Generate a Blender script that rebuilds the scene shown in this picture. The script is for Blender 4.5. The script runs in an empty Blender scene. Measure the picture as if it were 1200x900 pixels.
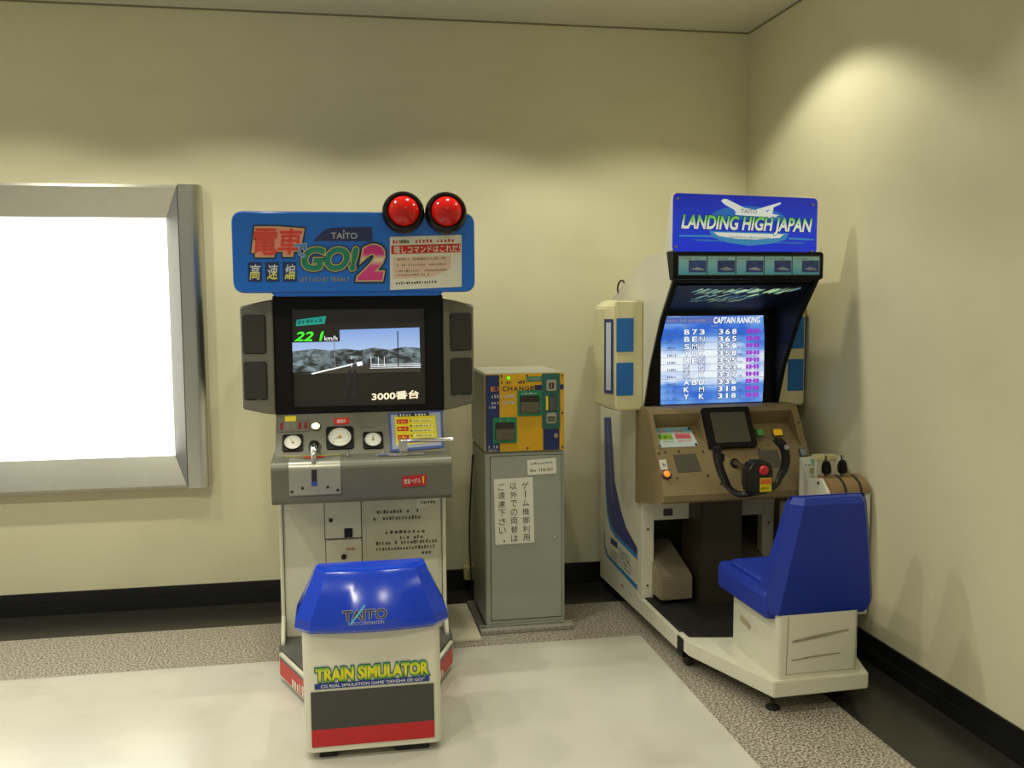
import bpy, bmesh, math, random
from mathutils import Matrix, Vector
random.seed(7)
C = bpy.context.scene.collection
SC = bpy.context.scene
R = math.radians

# ------------------------------------------------------------------ camera
FPX, PITCH, ROLL, YAW = 1135.48, .0895, -.0067, .1802
CAM = Vector((-2.149, -4.8666, 1.5))
fw = Vector((math.sin(YAW)*math.cos(PITCH), math.cos(YAW)*math.cos(PITCH), -math.sin(PITCH)))
rt = Vector((math.cos(YAW), -math.sin(YAW), 0)); up = rt.cross(fw)
r2 = rt*math.cos(ROLL)+up*math.sin(ROLL); u2 = -rt*math.sin(ROLL)+up*math.cos(ROLL)
cd = bpy.data.cameras.new('camera'); cam = bpy.data.objects.new('camera', cd); C.objects.link(cam)
cd.sensor_width = 36; cd.lens = FPX/1200*36; cd.clip_start = .05
mw = Matrix((r2, u2, -fw)).transposed().to_4x4(); mw.translation = CAM; cam.matrix_world = mw
SC.camera = cam

# ------------------------------------------------------------------ world, lamps, exposure
SC.view_settings.view_transform = 'Standard'; SC.view_settings.look = 'None'
SC.view_settings.exposure = 0; SC.view_settings.gamma = 1; SC.view_settings.use_curve_mapping = False
w = bpy.data.worlds.new('hall'); SC.world = w; w.use_nodes = True
bg = w.node_tree.nodes['Background']; bg.inputs[0].default_value = (1, .98, .83, 1); bg.inputs[1].default_value = .33
LAMP_W = 42
H = 2.858
for lx in (-.56, -1.56, -2.56, -3.56, -4.56):
    for ly in (-1.0, -2.7, -4.4):
        ld = bpy.data.lights.new('downlight', 'SPOT'); lo = bpy.data.objects.new('downlight', ld); C.objects.link(lo)
        ld.energy = LAMP_W*((.85 if lx > -1 else 1) if ly > -2 else .3 if lx > -1 else .5 if lx > -2 else 1); ld.color = (1, .98, .83); ld.spot_size = R(124); ld.spot_blend = .3; ld.shadow_soft_size = .045
        lo.location = (lx, ly, H-.02)

# ------------------------------------------------------------------ materials
def lin(c):
    return tuple(((v/255)/12.92 if v/255 <= .04045 else ((v/255+.055)/1.055)**2.4) for v in c)
MATS = {}
def M(name, rgb, rough=.5, metal=0, var=.04, scale=12, emit=0, spec=.5, bump=0, coat=0):
    if name in MATS: return MATS[name]
    m = bpy.data.materials.new(name); m.use_nodes = True; nt = m.node_tree; N = nt.nodes; L = nt.links
    b = N['Principled BSDF']; c = lin(rgb)
    tc = N.new('ShaderNodeTexCoord'); no = N.new('ShaderNodeTexNoise'); no.inputs['Scale'].default_value = scale; no.inputs['Detail'].default_value = 4
    L.new(tc.outputs['Object'], no.inputs['Vector'])
    rp = N.new('ShaderNodeValToRGB'); L.new(no.outputs['Fac'], rp.inputs['Fac'])
    rp.color_ramp.elements[0].position = .3; rp.color_ramp.elements[1].position = .7
    rp.color_ramp.elements[0].color = tuple(v*(1-var) for v in c)+(1,)
    rp.color_ramp.elements[1].color = tuple(min(1, v*(1+var)) for v in c)+(1,)
    L.new(rp.outputs['Color'], b.inputs['Base Color'])
    b.inputs['Roughness'].default_value = rough; b.inputs['Metallic'].default_value = metal
    b.inputs['Specular IOR Level'].default_value = spec; b.inputs['Coat Weight'].default_value = coat
    if emit:
        L.new(rp.outputs['Color'], b.inputs['Emission Color']); b.inputs['Emission Strength'].default_value = emit
    if bump:
        bp = N.new('ShaderNodeBump'); bp.inputs['Strength'].default_value = bump; bp.inputs['Distance'].default_value = .002
        n2 = N.new('ShaderNodeTexNoise'); n2.inputs['Scale'].default_value = 180
        L.new(tc.outputs['Object'], n2.inputs['Vector']); L.new(n2.outputs['Fac'], bp.inputs['Height']); L.new(bp.outputs['Normal'], b.inputs['Normal'])
    MATS[name] = m; return m
def E_(name, rgb, s=1.0): return M(name, rgb, .4, 0, .02, 8, s)

# ------------------------------------------------------------------ mesh builder
class MB:
    def __init__(s): s.v = []; s.f = []; s.m = []; s.mats = []
    def mi(s, m):
        if m not in s.mats: s.mats.append(m)
        return s.mats.index(m)
    def raw(s, vs, fs, m, X=None):
        o = len(s.v); k = s.mi(m)
        for p in vs:
            p = Vector(p); s.v.append(X @ p if X else p)
        for f in fs: s.f.append([o+i for i in f]); s.m.append(k)
        return s
    def bm(s, b, m, X=None):
        b.verts.index_update()
        s.raw([v.co.copy() for v in b.verts], [[v.index for v in f.verts] for f in b.faces], m, X); b.free(); return s
    def box(s, a, b, m, bev=0, X=None, seg=2):
        bm = bmesh.new(); bmesh.ops.create_cube(bm, size=1)
        for v in bm.verts: v.co = Vector([(a[i]+b[i])/2+v.co[i]*(b[i]-a[i]) for i in range(3)])
        if bev: bmesh.ops.bevel(bm, geom=bm.edges[:], offset=bev, segments=seg, affect='EDGES', clamp_overlap=True)
        return s.bm(bm, m, X)
    def prism(s, poly, ax, a, b, m, bev=0, X=None, seg=2):
        # poly in the two other axes: 'x'->(y,z) 'y'->(x,z) 'z'->(x,y)
        def P(p, t): return {'x': (t, p[0], p[1]), 'y': (p[0], t, p[1]), 'z': (p[0], p[1], t)}[ax]
        bm = bmesh.new(); n = len(poly)
        A = [bm.verts.new(P(p, a)) for p in poly]; B = [bm.verts.new(P(p, b)) for p in poly]
        bm.faces.new(A); bm.faces.new(B)
        for i in range(n): bm.faces.new((A[i], A[(i+1) % n], B[(i+1) % n], B[i]))
        bmesh.ops.recalc_face_normals(bm, faces=bm.faces[:])
        if bev: bmesh.ops.bevel(bm, geom=bm.edges[:], offset=bev, segments=seg, affect='EDGES', clamp_overlap=True)
        return s.bm(bm, m, X)
    def loft(s, rings, m, X=None, bev=0):
        bm = bmesh.new(); n = len(rings[0]); V = [[bm.verts.new(p) for p in r] for r in rings]
        bm.faces.new(V[0]); bm.faces.new(V[-1])
        for a, b in zip(V, V[1:]):
            for i in range(n): bm.faces.new((a[i], a[(i+1) % n], b[(i+1) % n], b[i]))
        bmesh.ops.recalc_face_normals(bm, faces=bm.faces[:])
        if bev: bmesh.ops.bevel(bm, geom=bm.edges[:], offset=bev, segments=3, affect='EDGES', clamp_overlap=True)
        return s.bm(bm, m, X)
    def lathe(s, prof, m, X=None, seg=32):
        vs = []; fs = []
        for r, h in prof:
            for i in range(seg):
                a = 2*math.pi*i/seg; vs.append((r*math.cos(a), r*math.sin(a), h))
        for k in range(len(prof)-1):
            for i in range(seg):
                j = (i+1) % seg; fs.append((k*seg+i, k*seg+j, (k+1)*seg+j, (k+1)*seg+i))
        if prof[0][0] > 1e-4: fs.append(tuple(range(seg))[::-1])
        if prof[-1][0] > 1e-4: fs.append(tuple((len(prof)-1)*seg+i for i in range(seg)))
        return s.raw(vs, fs, m, X)
    def cyl(s, p0, p1, r, m, r1=None, seg=20, X=None, ch=0):
        p0 = Vector(p0); p1 = Vector(p1); d = p1-p0; h = d.length
        Q = Matrix.Translation(p0) @ d.to_track_quat('Z', 'Y').to_matrix().to_4x4()
        r1 = r if r1 is None else r1
        pr = [(r, 0), (r1, h)] if not ch else [(r-ch, 0), (r, ch), (r1, h-ch), (r1-ch, h)]
        return s.lathe(pr, m, (X @ Q) if X else Q, seg)
    def tube(s, pts, r, m, seg=14, X=None, sub=6):
        P = [Vector(p) for p in pts]; rs = r if isinstance(r, (list, tuple)) else [r]*len(P)
        Q = []; S = []
        for i in range(len(P)-1):
            a = P[max(i-1, 0)]; b = P[i]; c = P[i+1]; d = P[min(i+2, len(P)-1)]
            for k in range(sub):
                t = k/sub
                Q.append(.5*((2*b)+(c-a)*t+(2*a-5*b+4*c-d)*t*t+(3*b-3*c+d-a)*t**3)); S.append(rs[i]*(1-t)+rs[i+1]*t)
        Q.append(P[-1]); S.append(rs[-1])
        vs = []; fs = []; nrm = None
        for i, q in enumerate(Q):
            t = (Q[min(i+1, len(Q)-1)]-Q[max(i-1, 0)]).normalized()
            if nrm is None: nrm = t.orthogonal().normalized()
            nrm = (nrm-t*nrm.dot(t)).normalized(); bn = t.cross(nrm)
            for k in range(seg):
                a = 2*math.pi*k/seg; vs.append(q+(nrm*math.cos(a)+bn*math.sin(a))*S[i])
        for i in range(len(Q)-1):
            for k in range(seg):
                j = (k+1) % seg; fs.append((i*seg+k, i*seg+j, (i+1)*seg+j, (i+1)*seg+k))
        fs.append(tuple(range(seg))[::-1]); fs.append(tuple((len(Q)-1)*seg+k for k in range(seg)))
        return s.raw(vs, fs, m, X)
    # ---- flat print on a frame X (local x right, y up, z out)
    def poly(s, pts, m, X, z=.0008):
        return s.raw([(p[0], p[1], z) for p in pts], [list(range(len(pts)))], m, X)
    def rect(s, x0, y0, x1, y1, m, X, z=.0008): return s.poly([(x0, y0), (x1, y0), (x1, y1), (x0, y1)], m, X, z)
    def plate(s, pts, m, X, t=.002, z=0):
        n = len(pts); vs = [(p[0], p[1], z) for p in pts]+[(p[0], p[1], z+t) for p in pts]
        fs = [list(range(n))[::-1], list(range(n, 2*n))]+[(i, (i+1) % n, n+(i+1) % n, n+i) for i in range(n)]
        return s.raw(vs, fs, m, X)
    def text(s, txt, x0, y0, x1, y1, m, X, z=.0015, shear=0, bold=0, outs=(), slope=0):
        def mk(off):
            c = bpy.data.curves.new('t', 'FONT'); c.body = txt; c.shear = shear; c.offset = off; c.resolution_u = 3
            o = bpy.data.objects.new('t', c); me = bpy.data.meshes.new_from_object(o)
            vs = [v.co.copy() for v in me.vertices]; fs = [list(p.vertices) for p in me.polygons]
            bpy.data.objects.remove(o); bpy.data.meshes.remove(me); bpy.data.curves.remove(c); return vs, fs
        vs, fs = mk(bold)
        if not vs: return s
        a0 = min(v.x for v in vs); a1 = max(v.x for v in vs); b0 = min(v.y for v in vs); b1 = max(v.y for v in vs)
        sx = (x1-x0)/max(a1-a0, 1e-6); sy = (y1-y0)/max(b1-b0, 1e-6)
        T = lambda v, z: (x0+(v.x-a0)*sx, y0+(v.y-b0)*sy+slope*(v.x-a0)*sx, z)
        for k, (off, mm) in enumerate(outs):
            ov, of = mk(off); s.raw([T(v, z-.0005*(k+1)) for v in ov], of, mm, X)
        return s.raw([T(v, z) for v in vs], fs, m, X)
    def dashes(s, x0, x1, y, h, n, m, X, z=.0015, slope=0):
        # a line of print too small in the photo to read: rows of tiny strokes
        st = (x1-x0)/n
        for i in range(n):
            if random.random() < .1: continue
            x = x0+i*st; wd = st*random.uniform(.35, .75); hh = h*random.uniform(.6, 1); yy = y+slope*(x-x0)
            s.rect(x, yy, x+wd, yy+hh, m, X, z)
        return s
    def build(s, name, parent=None, label=None, smooth=True, ang=32):
        me = bpy.data.meshes.new(name); me.from_pydata([tuple(v) for v in s.v], [], s.f)
        for m in s.mats: me.materials.append(m)
        for p, k in zip(me.polygons, s.m): p.material_index = k; p.use_smooth = smooth
        me.update()
        if smooth: me.set_sharp_from_angle(angle=R(ang))
        o = bpy.data.objects.new(name, me); C.objects.link(o)
        if parent: o.parent = parent
        if label: o['label'] = label
        return o
def thing(name, label, cat, loc=(0, 0, 0), rz=0):
    o = bpy.data.objects.new(name, None); C.objects.link(o); o.location = loc; o.rotation_euler.z = rz
    o['label'] = label; o['category'] = cat; o.empty_display_size = .1; return o
def struct(mb, name):
    o = mb.build(name); o['kind'] = 'structure'; return o
def frame(o, xa, ya):
    xa = Vector(xa).normalized(); ya = Vector(ya).normalized(); z = xa.cross(ya)
    X = Matrix((xa, ya, z)).transposed().to_4x4(); X.translation = Vector(o); return X
def rrect(x0, y0, x1, y1, r, n=5):
    P = []
    for cx, cy, a in ((x1-r, y0+r, -90), (x1-r, y1-r, 0), (x0+r, y1-r, 90), (x0+r, y0+r, 180)):
        for k in range(n+1):
            t = R(a+90*k/n); P.append((cx+r*math.cos(t), cy+r*math.sin(t)))
    return P
def disc(cx, cy, r, n=24): return [(cx+r*math.cos(2*math.pi*k/n), cy+r*math.sin(2*math.pi*k/n)) for k in range(n)]
def front(y, x=0, z=0): return frame((x, y, z), (1, 0, 0), (0, 0, 1))      # a plane facing the viewer's side of the hall

# ------------------------------------------------------------------ setting
wall_m = M('painted_wall', (216, 210, 176), .75, 0, .02, 3, spec=.25, bump=.12)
ceil_m = M('ceiling_board', (205, 202, 182), .85, 0, .03, 40, spec=.2, bump=.2)
base_m = M('black_skirting', (22, 22, 22), .3, 0, .1, 20)
dark_fl = M('dark_floor_tile', (44, 43, 38), .25, 0, .12, 30)
white_fl = M('cream_floor_tile', (204, 200, 187), .17, 0, .035, 2.2, spec=.45)
# dirt on the walls near the floor
def scuff(m, axis):
    nt = m.node_tree; N = nt.nodes; L = nt.links; b = N['Principled BSDF']
    src = b.inputs['Base Color'].links[0].from_socket
    tc = N.new('ShaderNodeTexCoord'); mp = N.new('ShaderNodeMapping'); mp.inputs['Scale'].default_value = (1.3, 1.3, 2.6)
    no = N.new('ShaderNodeTexNoise'); no.inputs['Scale'].default_value = 2.2; no.inputs['Detail'].default_value = 6
    rp = N.new('ShaderNodeValToRGB'); rp.color_ramp.elements[0].position = .53; rp.color_ramp.elements[1].position = .78
    rp.color_ramp.elements[0].color = (1, 1, 1, 1); rp.color_ramp.elements[1].color = (.72, .68, .6, 1)
    mx = N.new('ShaderNodeMixRGB'); mx.blend_type = 'MULTIPLY'; mx.inputs[0].default_value = axis
    L.new(tc.outputs['Object'], mp.inputs[0]); L.new(mp.outputs[0], no.inputs['Vector']); L.new(no.outputs['Fac'], rp.inputs[0])
    L.new(src, mx.inputs[1]); L.new(rp.outputs[0], mx.inputs[2]); L.new(mx.outputs[0], b.inputs['Base Color'])
scuff(white_fl, .6); scuff(wall_m, .16)
gran = bpy.data.materials.new('speckled_granite'); gran.use_nodes = True
nt = gran.node_tree; b = nt.nodes['Principled BSDF']; tc = nt.nodes.new('ShaderNodeTexCoord')
no = nt.nodes.new('ShaderNodeTexNoise'); no.inputs['Scale'].default_value = 120; no.inputs['Detail'].default_value = 3
rp = nt.nodes.new('ShaderNodeValToRGB'); cr = rp.color_ramp
cr.elements[0].position = .36; cr.elements[0].color = lin((80, 72, 62))+(1,); cr.elements[1].position = .62; cr.elements[1].color = lin((204, 196, 180))+(1,)
e = cr.elements.new(.49); e.color = lin((146, 136, 122))+(1,)
nt.links.new(tc.outputs['Object'], no.inputs['Vector']); nt.links.new(no.outputs['Fac'], rp.inputs[0]); nt.links.new(rp.outputs[0], b.inputs['Base Color'])
b.inputs['Roughness'].default_value = .35

XL, YF = -5.2, -7.0
D1, D2 = .364, .845
fl = MB()
def slab(poly, m): fl.prism(poly, 'z', -.05, 0, m)
slab([(XL, -D1), (-D1, -D1), (-D1, YF), (0, YF), (0, 0), (XL, 0)], dark_fl)
slab([(XL, -D2), (-D2, -D2), (-D2, YF), (-D1, YF), (-D1, -D1), (XL, -D1)], gran)
slab([(XL, YF), (-D2, YF), (-D2, -D2), (XL, -D2)], white_fl)
struct(fl, 'floor')
struct(MB().box((XL, YF, H), (.12, .12, H+.08), ceil_m), 'ceiling')
struct(MB().box((XL, 0, -.05), (0, .12, H), wall_m), 'wall_back')
struct(MB().box((0, YF, -.05), (.12, .12, H), wall_m), 'wall_right')
ceil_line_m = M('ceiling_joint', (132, 127, 104), .8)  # thin darker line where the ceiling meets the walls
struct(MB().box((XL, -.006, H-.008), (-.004, 0, H), ceil_line_m), 'trim_1')
struct(MB().box((-.006, YF, H-.008), (0, 0, H), ceil_line_m), 'trim_2')
bb = MB().box((XL, -.012, .045), (0, 0, .104), base_m, .003).box((XL, -.03, 0), (0, 0, .05), base_m, .004)
struct(bb, 'baseboard_back')
bb = MB().box((-.012, YF, .045), (0, -.012, .104), base_m, .003).box((-.03, YF, 0), (0, -.03, .05), base_m, .004)
struct(bb, 'baseboard_right')

# ------------------------------------------------------------------ shared materials
black = M('black_plastic', (14, 14, 13), .5, 0, .1, spec=.2)
rubber = M('black_rubber', (24, 24, 23), .6, 0, .12)
cream = M('cream_paint', (216, 213, 192), .38, 0, .03, 6)
white = M('white_print', (232, 230, 214), .45)
chrome = M('chrome', (215, 215, 210), .12, 1, .03)
steel = M('brushed_steel', (196, 195, 186), .27, 1, .03, 30)
screw_m = M('screw_metal', (70, 68, 60), .4, .8)
ink = M('black_ink', (34, 33, 30), .5)
faint = M('grey_ink', (120, 116, 98), .5)
red_m = M('red_print', (196, 44, 34), .4)
yel_m = M('yellow_print', (222, 200, 40), .45)
paper = M('white_paper', (222, 220, 204), .7)
blue_pl = M('blue_seat_plastic', (20, 60, 190), .16, 0, .05, 8)
silver_print = M('silver_print', (176, 178, 180), .4, .2)

def screw(mb, x, y, X, r=.006): mb.plate(disc(x, y, r, 10), screw_m, X, .003)
def leveler(parent, x, y, top, r=.022):
    mb = MB().lathe([(r, 0), (r, .008), (r*.6, .014), (.008, .016), (.008, top)], rubber, Matrix.Translation((x, y, 0)), 16)
    mb.lathe([(.014, top-.012), (.014, top)], screw_m, Matrix.Translation((x, y, 0)), 6)
    return mb.build('levelling_foot', parent)

# ------------------------------------------------------------------ wall light box
lb = thing('light_box', 'large glowing white wall light box in a broad stainless steel frame', 'light box', (-3.7, 0, .6))
x1, z0, z1 = .945, .0, 1.432; x0 = -1.15
fr = MB()
# top and bottom members: sloping faces, mitred to the right-hand member
xi = x1-.165
def wedge(za, zi, m):
    s = 1 if zi < za else -1
    fr.loft([[(x0, 0, za), (x0, -.07, za), (x0, -.075, za-.012*s), (x0, -.03, zi), (x0, 0, zi)],
             [(x1-.105, 0, za), (x1-.105, -.07, za), (x1-.11, -.075, za-.012*s), (xi, -.03, zi), (xi, 0, zi)]], m)
wedge(z1, z1-.15, steel); wedge(z0, z0+.15, steel)
fr.loft([[(x1-.105, 0, z0), (x1-.105, -.078, z0), (xi, -.03, z0+.15), (xi, 0, z0+.15)],
         [(x1-.105, 0, z1), (x1-.105, -.078, z1), (xi, -.03, z1-.15), (xi, 0, z1-.15)]], steel)
fr.build('frame', lb)
post = MB(); pr = [(x1-.102, 0)]+[(x1-.102+.04+.06*math.sin(t), -.045-.035*math.cos(t)) for t in [R(a) for a in range(0, 91, 15)]]+[(x1, 0)]
pr.insert(1, (x1-.102, -.08))
post.prism(pr, 'z', z0-.004, z1+.004, steel, .003)
post.build('edge_post', lb)
MB().box((x0, -.03, z0+.14), (xi+.01, -.012, z1-.14), E_('lit_panel', (255, 255, 250), 2.2)).build('lit_panel', lb, 'blank glowing white panel')

# ------------------------------------------------------------------ socket and board beside the machines
so = MB().box((-.03, -.05, .0), (.03, -.012, .075), M('old_cream_plastic', (206, 196, 140), .5), .006)
so.box((-.014, -.053, .02), (.014, -.049, .055), M('old_cream_plastic', (206, 196, 140), .5), .002)
so.box((-.007, -.054, .03), (-.004, -.05, .042), ink).box((.004, -.054, .03), (.007, -.05, .042), ink)
o = so.build('wall_socket'); o.location = (-1.497, 0, .055)
o['label'] = 'small cream surface socket low on the back wall left of the coin changer'; o['category'] = 'socket'
pl = MB().box((-.21, -.255, 0), (.115, .24, .012), M('pale_board', (208, 202, 176), .5, 0, .04, 5), .002)
o = pl.build('floor_board'); o.location = (-1.662, -.525, .001)
o['label'] = 'flat cream board on the floor between the train simulator and the coin changer'; o['category'] = 'board'

# ------------------------------------------------------------------ coin changer
ex = thing('coin_changer', 'tall grey coin changer with a yellow and blue front between the two game machines', 'change machine', (-1.51, -.68, 0))
grey = M('grey_enamel', (150, 153, 140), .4, 0, .03, 8); green = M('green_print', (20, 120, 80), .45)
exy = M('ochre_print', (206, 158, 14), .42, 0, .05, 5); exb = M('navy_print', (22, 40, 92), .42)
MB().box((0, .0, .03), (.36, .40, .812), grey, .004).build('lower_cabinet', ex)
MB().box((-.03, -.035, 0), (.392, .44, .012), M('tray_steel', (160, 160, 150), .35, .7), .003).prism(
    [(-.035, .008), (-.039, .02), (-.035, .032), (-.02, .036), (-.02, .008)], 'x', -.03, .392, steel).box((-.03, -.02, .008), (.392, 0, .033), grey).build('base_tray', ex)
MB().box((0, 0, .814), (.36, .42, 1.166), M('upper_case', (176, 174, 156), .4), .006).build('upper_case', ex)
X = front(-.002)
fp = MB().box((.002, -.006, .818), (.358, 0, 1.163), exy, .002)
Xf = front(-.0065)
fp.rect(.004, .82, .066, 1.16, exb, Xf).rect(.262, .82, .336, 1.15, exb, Xf).rect(.225, 1.09, .356, 1.112, exb, Xf)
fp.plate(rrect(.257, .915, .338, 1.162, .006), M('teal_panel', (36, 92, 84), .4), Xf, .004)
for k, ch in enumerate('EXCHANGER'): fp.text(ch, .028+k*.0252, 1.088, .048+k*.0252, 1.108, M('orange_ink', (214, 130, 30), .45) if k < 2 else M('dark_navy_ink', (30, 34, 50), .45), Xf, .0022, bold=.02)
fp.rect(.187, 1.128, .256, 1.15, green, Xf, .0012); fp.text('EXCHANGER', .19, 1.134, .253, 1.145, silver_print, Xf, .0024)
fp.dashes(.075, .185, 1.12, .014, 9, ink, Xf)
fp.dashes(.02, .135, 1.058, .017, 10, silver_print, Xf); fp.dashes(.03, .135, 1.03, .015, 8, silver_print, Xf); fp.dashes(.02, .065, 1.012, .012, 4, silver_print, Xf)
fp.dashes(.016, .06, .835, .02, 4, silver_print, Xf); fp.dashes(.012, .06, .823, .01, 6, silver_print, Xf)
for sx, sy in ((.012, 1.15), (.075, 1.155), (.19, 1.155), (.35, 1.152), (.012, .985), (.35, .985), (.012, .832), (.19, .832), (.35, .832)): screw(fp, sx, sy, Xf, .0045)
fp.build('faceplate', ex, 'yellow and navy faceplate')
def slot(x0, z0, x1, z1):
    mb = MB(); Xs = front(-.0066)
    mb.plate(rrect(x0, z0, x1, z1, .006), green, Xs, .005)
    mb.plate(rrect(x0+.01, z0+.012, x1-.01, z1-.022, .004), ink, Xs, .0062)
    d = M('dark_steel', (110, 104, 88), .35, .8)
    mb.prism([(-.013, z0+.014), (-.019, z0+.02), (-.014, z0+(z1-z0)*.55), (-.0125, z0+(z1-z0)*.55)], 'x', x0+.013, x1-.013, d)
    mb.box((x0+.012, -.017, z0+.012), (x1-.012, -.0125, z0+.018), d)
    mb.dashes(x0+.02, x1-.02, z1-.016, .008, 6, silver_print, Xs, .0056)
    return mb
slot(.146, .976, .256, 1.088).build('note_slot', ex); slot(.035, .858, .142, .972).build('coin_tray', ex)
mb = MB().box((.275, -.02, 1.085), (.32, -.01, 1.135), steel, .004).box((.287, -.0215, 1.095), (.309, -.0195, 1.122), M('dark_red_button', (70, 20, 18), .4), .002).box((.296, -.0225, 1.10), (.299, -.021, 1.118), silver_print)
mb.box((.274, -.0135, 1.0), (.284, -.0105, 1.062), yel_m).box((.287, -.0135, .995), (.32, -.0105, 1.062), M('slot_grey', (96, 98, 94), .35, .6), .002).build('coin_slot', ex)
MB().box((.275, -.02, .94), (.32, -.01, .988), steel, .004).box((.281, -.022, .948), (.314, -.0195, .972), M('flap_steel', (130, 126, 112), .3, .9), .003).build('return_flap', ex)
MB().cyl((.318, -.008, .885), (.318, -.02, .885), .010, chrome, seg=16, ch=.002).box((.316, -.022, .87), (.32, -.019, .897), chrome).build('key_lock', ex)
MB().lathe([(.006, 0), (.006, .003), (.003, .006), (0, .007)], E_('green_led', (70, 240, 30), 1.4), frame((.107, -.0065, 1.145), (1, 0, 0), (0, 0, 1)), 12).build('indicator_light', ex, 'lit green indicator')
dr = MB(); dr.box((.024, -.004, .055), (.345, .0, .797), grey, .0015); Xd = front(-.001)
gap = M('panel_gap', (52, 52, 46), .6)
dr.rect(.0215, .052, .024, .80, gap, Xd, .0006).rect(.345, .052, .3475, .80, gap, Xd, .0006).rect(.0215, .797, .3475, .7995, gap, Xd, .0006).rect(.0215, .052, .3475, .055, gap, Xd, .0006)
d = dr.build('door', ex)
MB().cyl((.315, -.004, .426), (.315, -.012, .426), .008, chrome, seg=14, ch=.002).build('lock', d)
Xp = frame((.043, -.0055, .40), (1, 0, .018), (-.018, 0, 1)); no_ = MB(); no_.plate([(0, 0), (.177, 0), (.176, .297), (0, .297)], paper, Xp, .0006)
for i, col in enumerate(('ゲーム機御利用', '以外での両替は', 'ご遠慮下さい')):
    for k, ch in enumerate(col):
        cx = .141-i*.054; cy = .262-k*.0395; hw, hh = .0155, .0155
        if ch == 'ー': no_.rect(cx-.002, cy-hh, cx+.002, cy+hh, ink, Xp, .0012)
        else: no_.text(ch, cx-hw, cy-hh, cx+hw, cy+hh, ink, Xp, .0012)
no_.poly(disc(.04, .015, .004, 10), ink, Xp, .0012)
no_.build('notice_paper', ex, 'white paper notice in vertical Japanese lettering')
Xp = frame((.191, -.0055, .709), (1, 0, .03), (-.03, 0, 1)); no_ = MB().plate([(0, 0), (.132, 0), (.131, .07), (0, .068)], paper, Xp, .0006)
no_.dashes(.015, .118, .046, .011, 12, faint, Xp, .0012).dashes(.012, .12, .014, .014, 11, faint, Xp, .0012)
no_.build('notice_paper', ex, 'small landscape paper notice')
MB().tube([(-.004, .36, .75), (-.02, .38, .4), (-.012, .40, .14), (.0, .42, .05)], .004, rubber).build('power_cord', ex)

# ------------------------------------------------------------------ train simulator machine (x: centre, y: world, z up)
tr = thing('train_simulator_machine', 'train driving arcade machine with blue sign and low blue stool facing the back wall', 'arcade machine', (-2.05, 0, 0))
dgrey = M('machine_grey', (112, 110, 96), .42, .25, .05, 10); deckm = M('deck_grey', (92, 92, 86), .5, 0, .06, 14)
sign_b = M('sign_blue', (6, 104, 206), .16, 0, .03, 4, coat=.3)
cb = MB().box((-.325, -.855, .1), (.325, -.08, .87), cream, .004).box((-.325, -.78, .86), (.325, -.08, 1.02), cream)
for sx in (-1, 1):
    a, b_ = sorted((sx*.327, sx*.342))
    cb.prism([(-.08, .03), (-.08, 1.0), (-.84, 1.0), (-.868, .70), (-.868, .2), (-.945, .115), (-.945, .03)], 'x', a, b_, cream, .004)
cb.build('cabinet', tr)
hs = MB()
for sx in (-1, 1):
    a, b_ = sorted((sx*.272, sx*.345)); hs.box((a, -.83, 1.02), (b_, -.10, 1.515), black, .005)
hs.box((-.28, -.83, 1.455), (.28, -.1, 1.515), black, .003).box((-.28, -.83, 1.02), (.28, -.1, 1.052), black, .003).box((-.345, -.2, 1.02), (.345, -.1, 1.515), black)
hs.build('monitor_housing', tr)
# the picture on the tube
scr = MB(); tube = E_('tube_dark', (40, 38, 31), .35); Xs = front(-.80)
scr.box((-.28, -.80, 1.045), (.28, -.74, 1.46), M('tube_glass', (50, 47, 40), .18, 0, .05, 5), 0)
sky = bpy.data.materials.new('screen_sky'); sky.use_nodes = True; nt = sky.node_tree; b = nt.nodes['Principled BSDF']
tc = nt.nodes.new('ShaderNodeTexCoord'); sp = nt.nodes.new('ShaderNodeSeparateXYZ'); mr = nt.nodes.new('ShaderNodeMapRange')
mr.inputs[1].default_value = 1.27; mr.inputs[2].default_value = 1.38; rp = nt.nodes.new('ShaderNodeValToRGB')
rp.color_ramp.elements[0].color = lin((186, 212, 248))+(1,); rp.color_ramp.elements[1].color = lin((136, 172, 238))+(1,)
nt.links.new(tc.outputs['Object'], sp.inputs[0]); nt.links.new(sp.outputs['Z'], mr.inputs[0]); nt.links.new(mr.outputs[0], rp.inputs[0]); nt.links.new(rp.outputs[0], b.inputs['Emission Color'])
b.inputs['Base Color'].default_value = (.02, .02, .02, 1); b.inputs['Emission Strength'].default_value = .85
hil = bpy.data.materials.new('screen_hills'); hil.use_nodes = True; nt = hil.node_tree; b = nt.nodes['Principled BSDF']
tc = nt.nodes.new('ShaderNodeTexCoord'); mp = nt.nodes.new('ShaderNodeMapping'); mp.inputs['Scale'].default_value = (14, 1, 30); mp.inputs['Rotation'].default_value = (0, R(28), 0)
no = nt.nodes.new('ShaderNodeTexNoise'); no.inputs['Scale'].default_value = 1.6; no.inputs['Detail'].default_value = 5; no.inputs['Distortion'].default_value = .7
rp = nt.nodes.new('ShaderNodeValToRGB'); cr = rp.color_ramp
cr.elements[0].position = .42; cr.elements[0].color = lin((40, 42, 38))+(1,); cr.elements[1].position = .68; cr.elements[1].color = lin((156, 178, 186))+(1,)
nt.links.new(tc.outputs['Object'], mp.inputs[0]); nt.links.new(mp.outputs[0], no.inputs['Vector']); nt.links.new(no.outputs['Fac'], rp.inputs[0]); nt.links.new(rp.outputs[0], b.inputs['Emission Color'])
b.inputs['Base Color'].default_value = (.02, .02, .02, 1); b.inputs['Emission Strength'].default_value = .7
sl = .018
scr.poly([(-.274, 1.26), (.25, 1.27), (.249, 1.376), (-.08, 1.370), (-.08, 1.322), (-.274, 1.320)], sky, Xs, .001)
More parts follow.
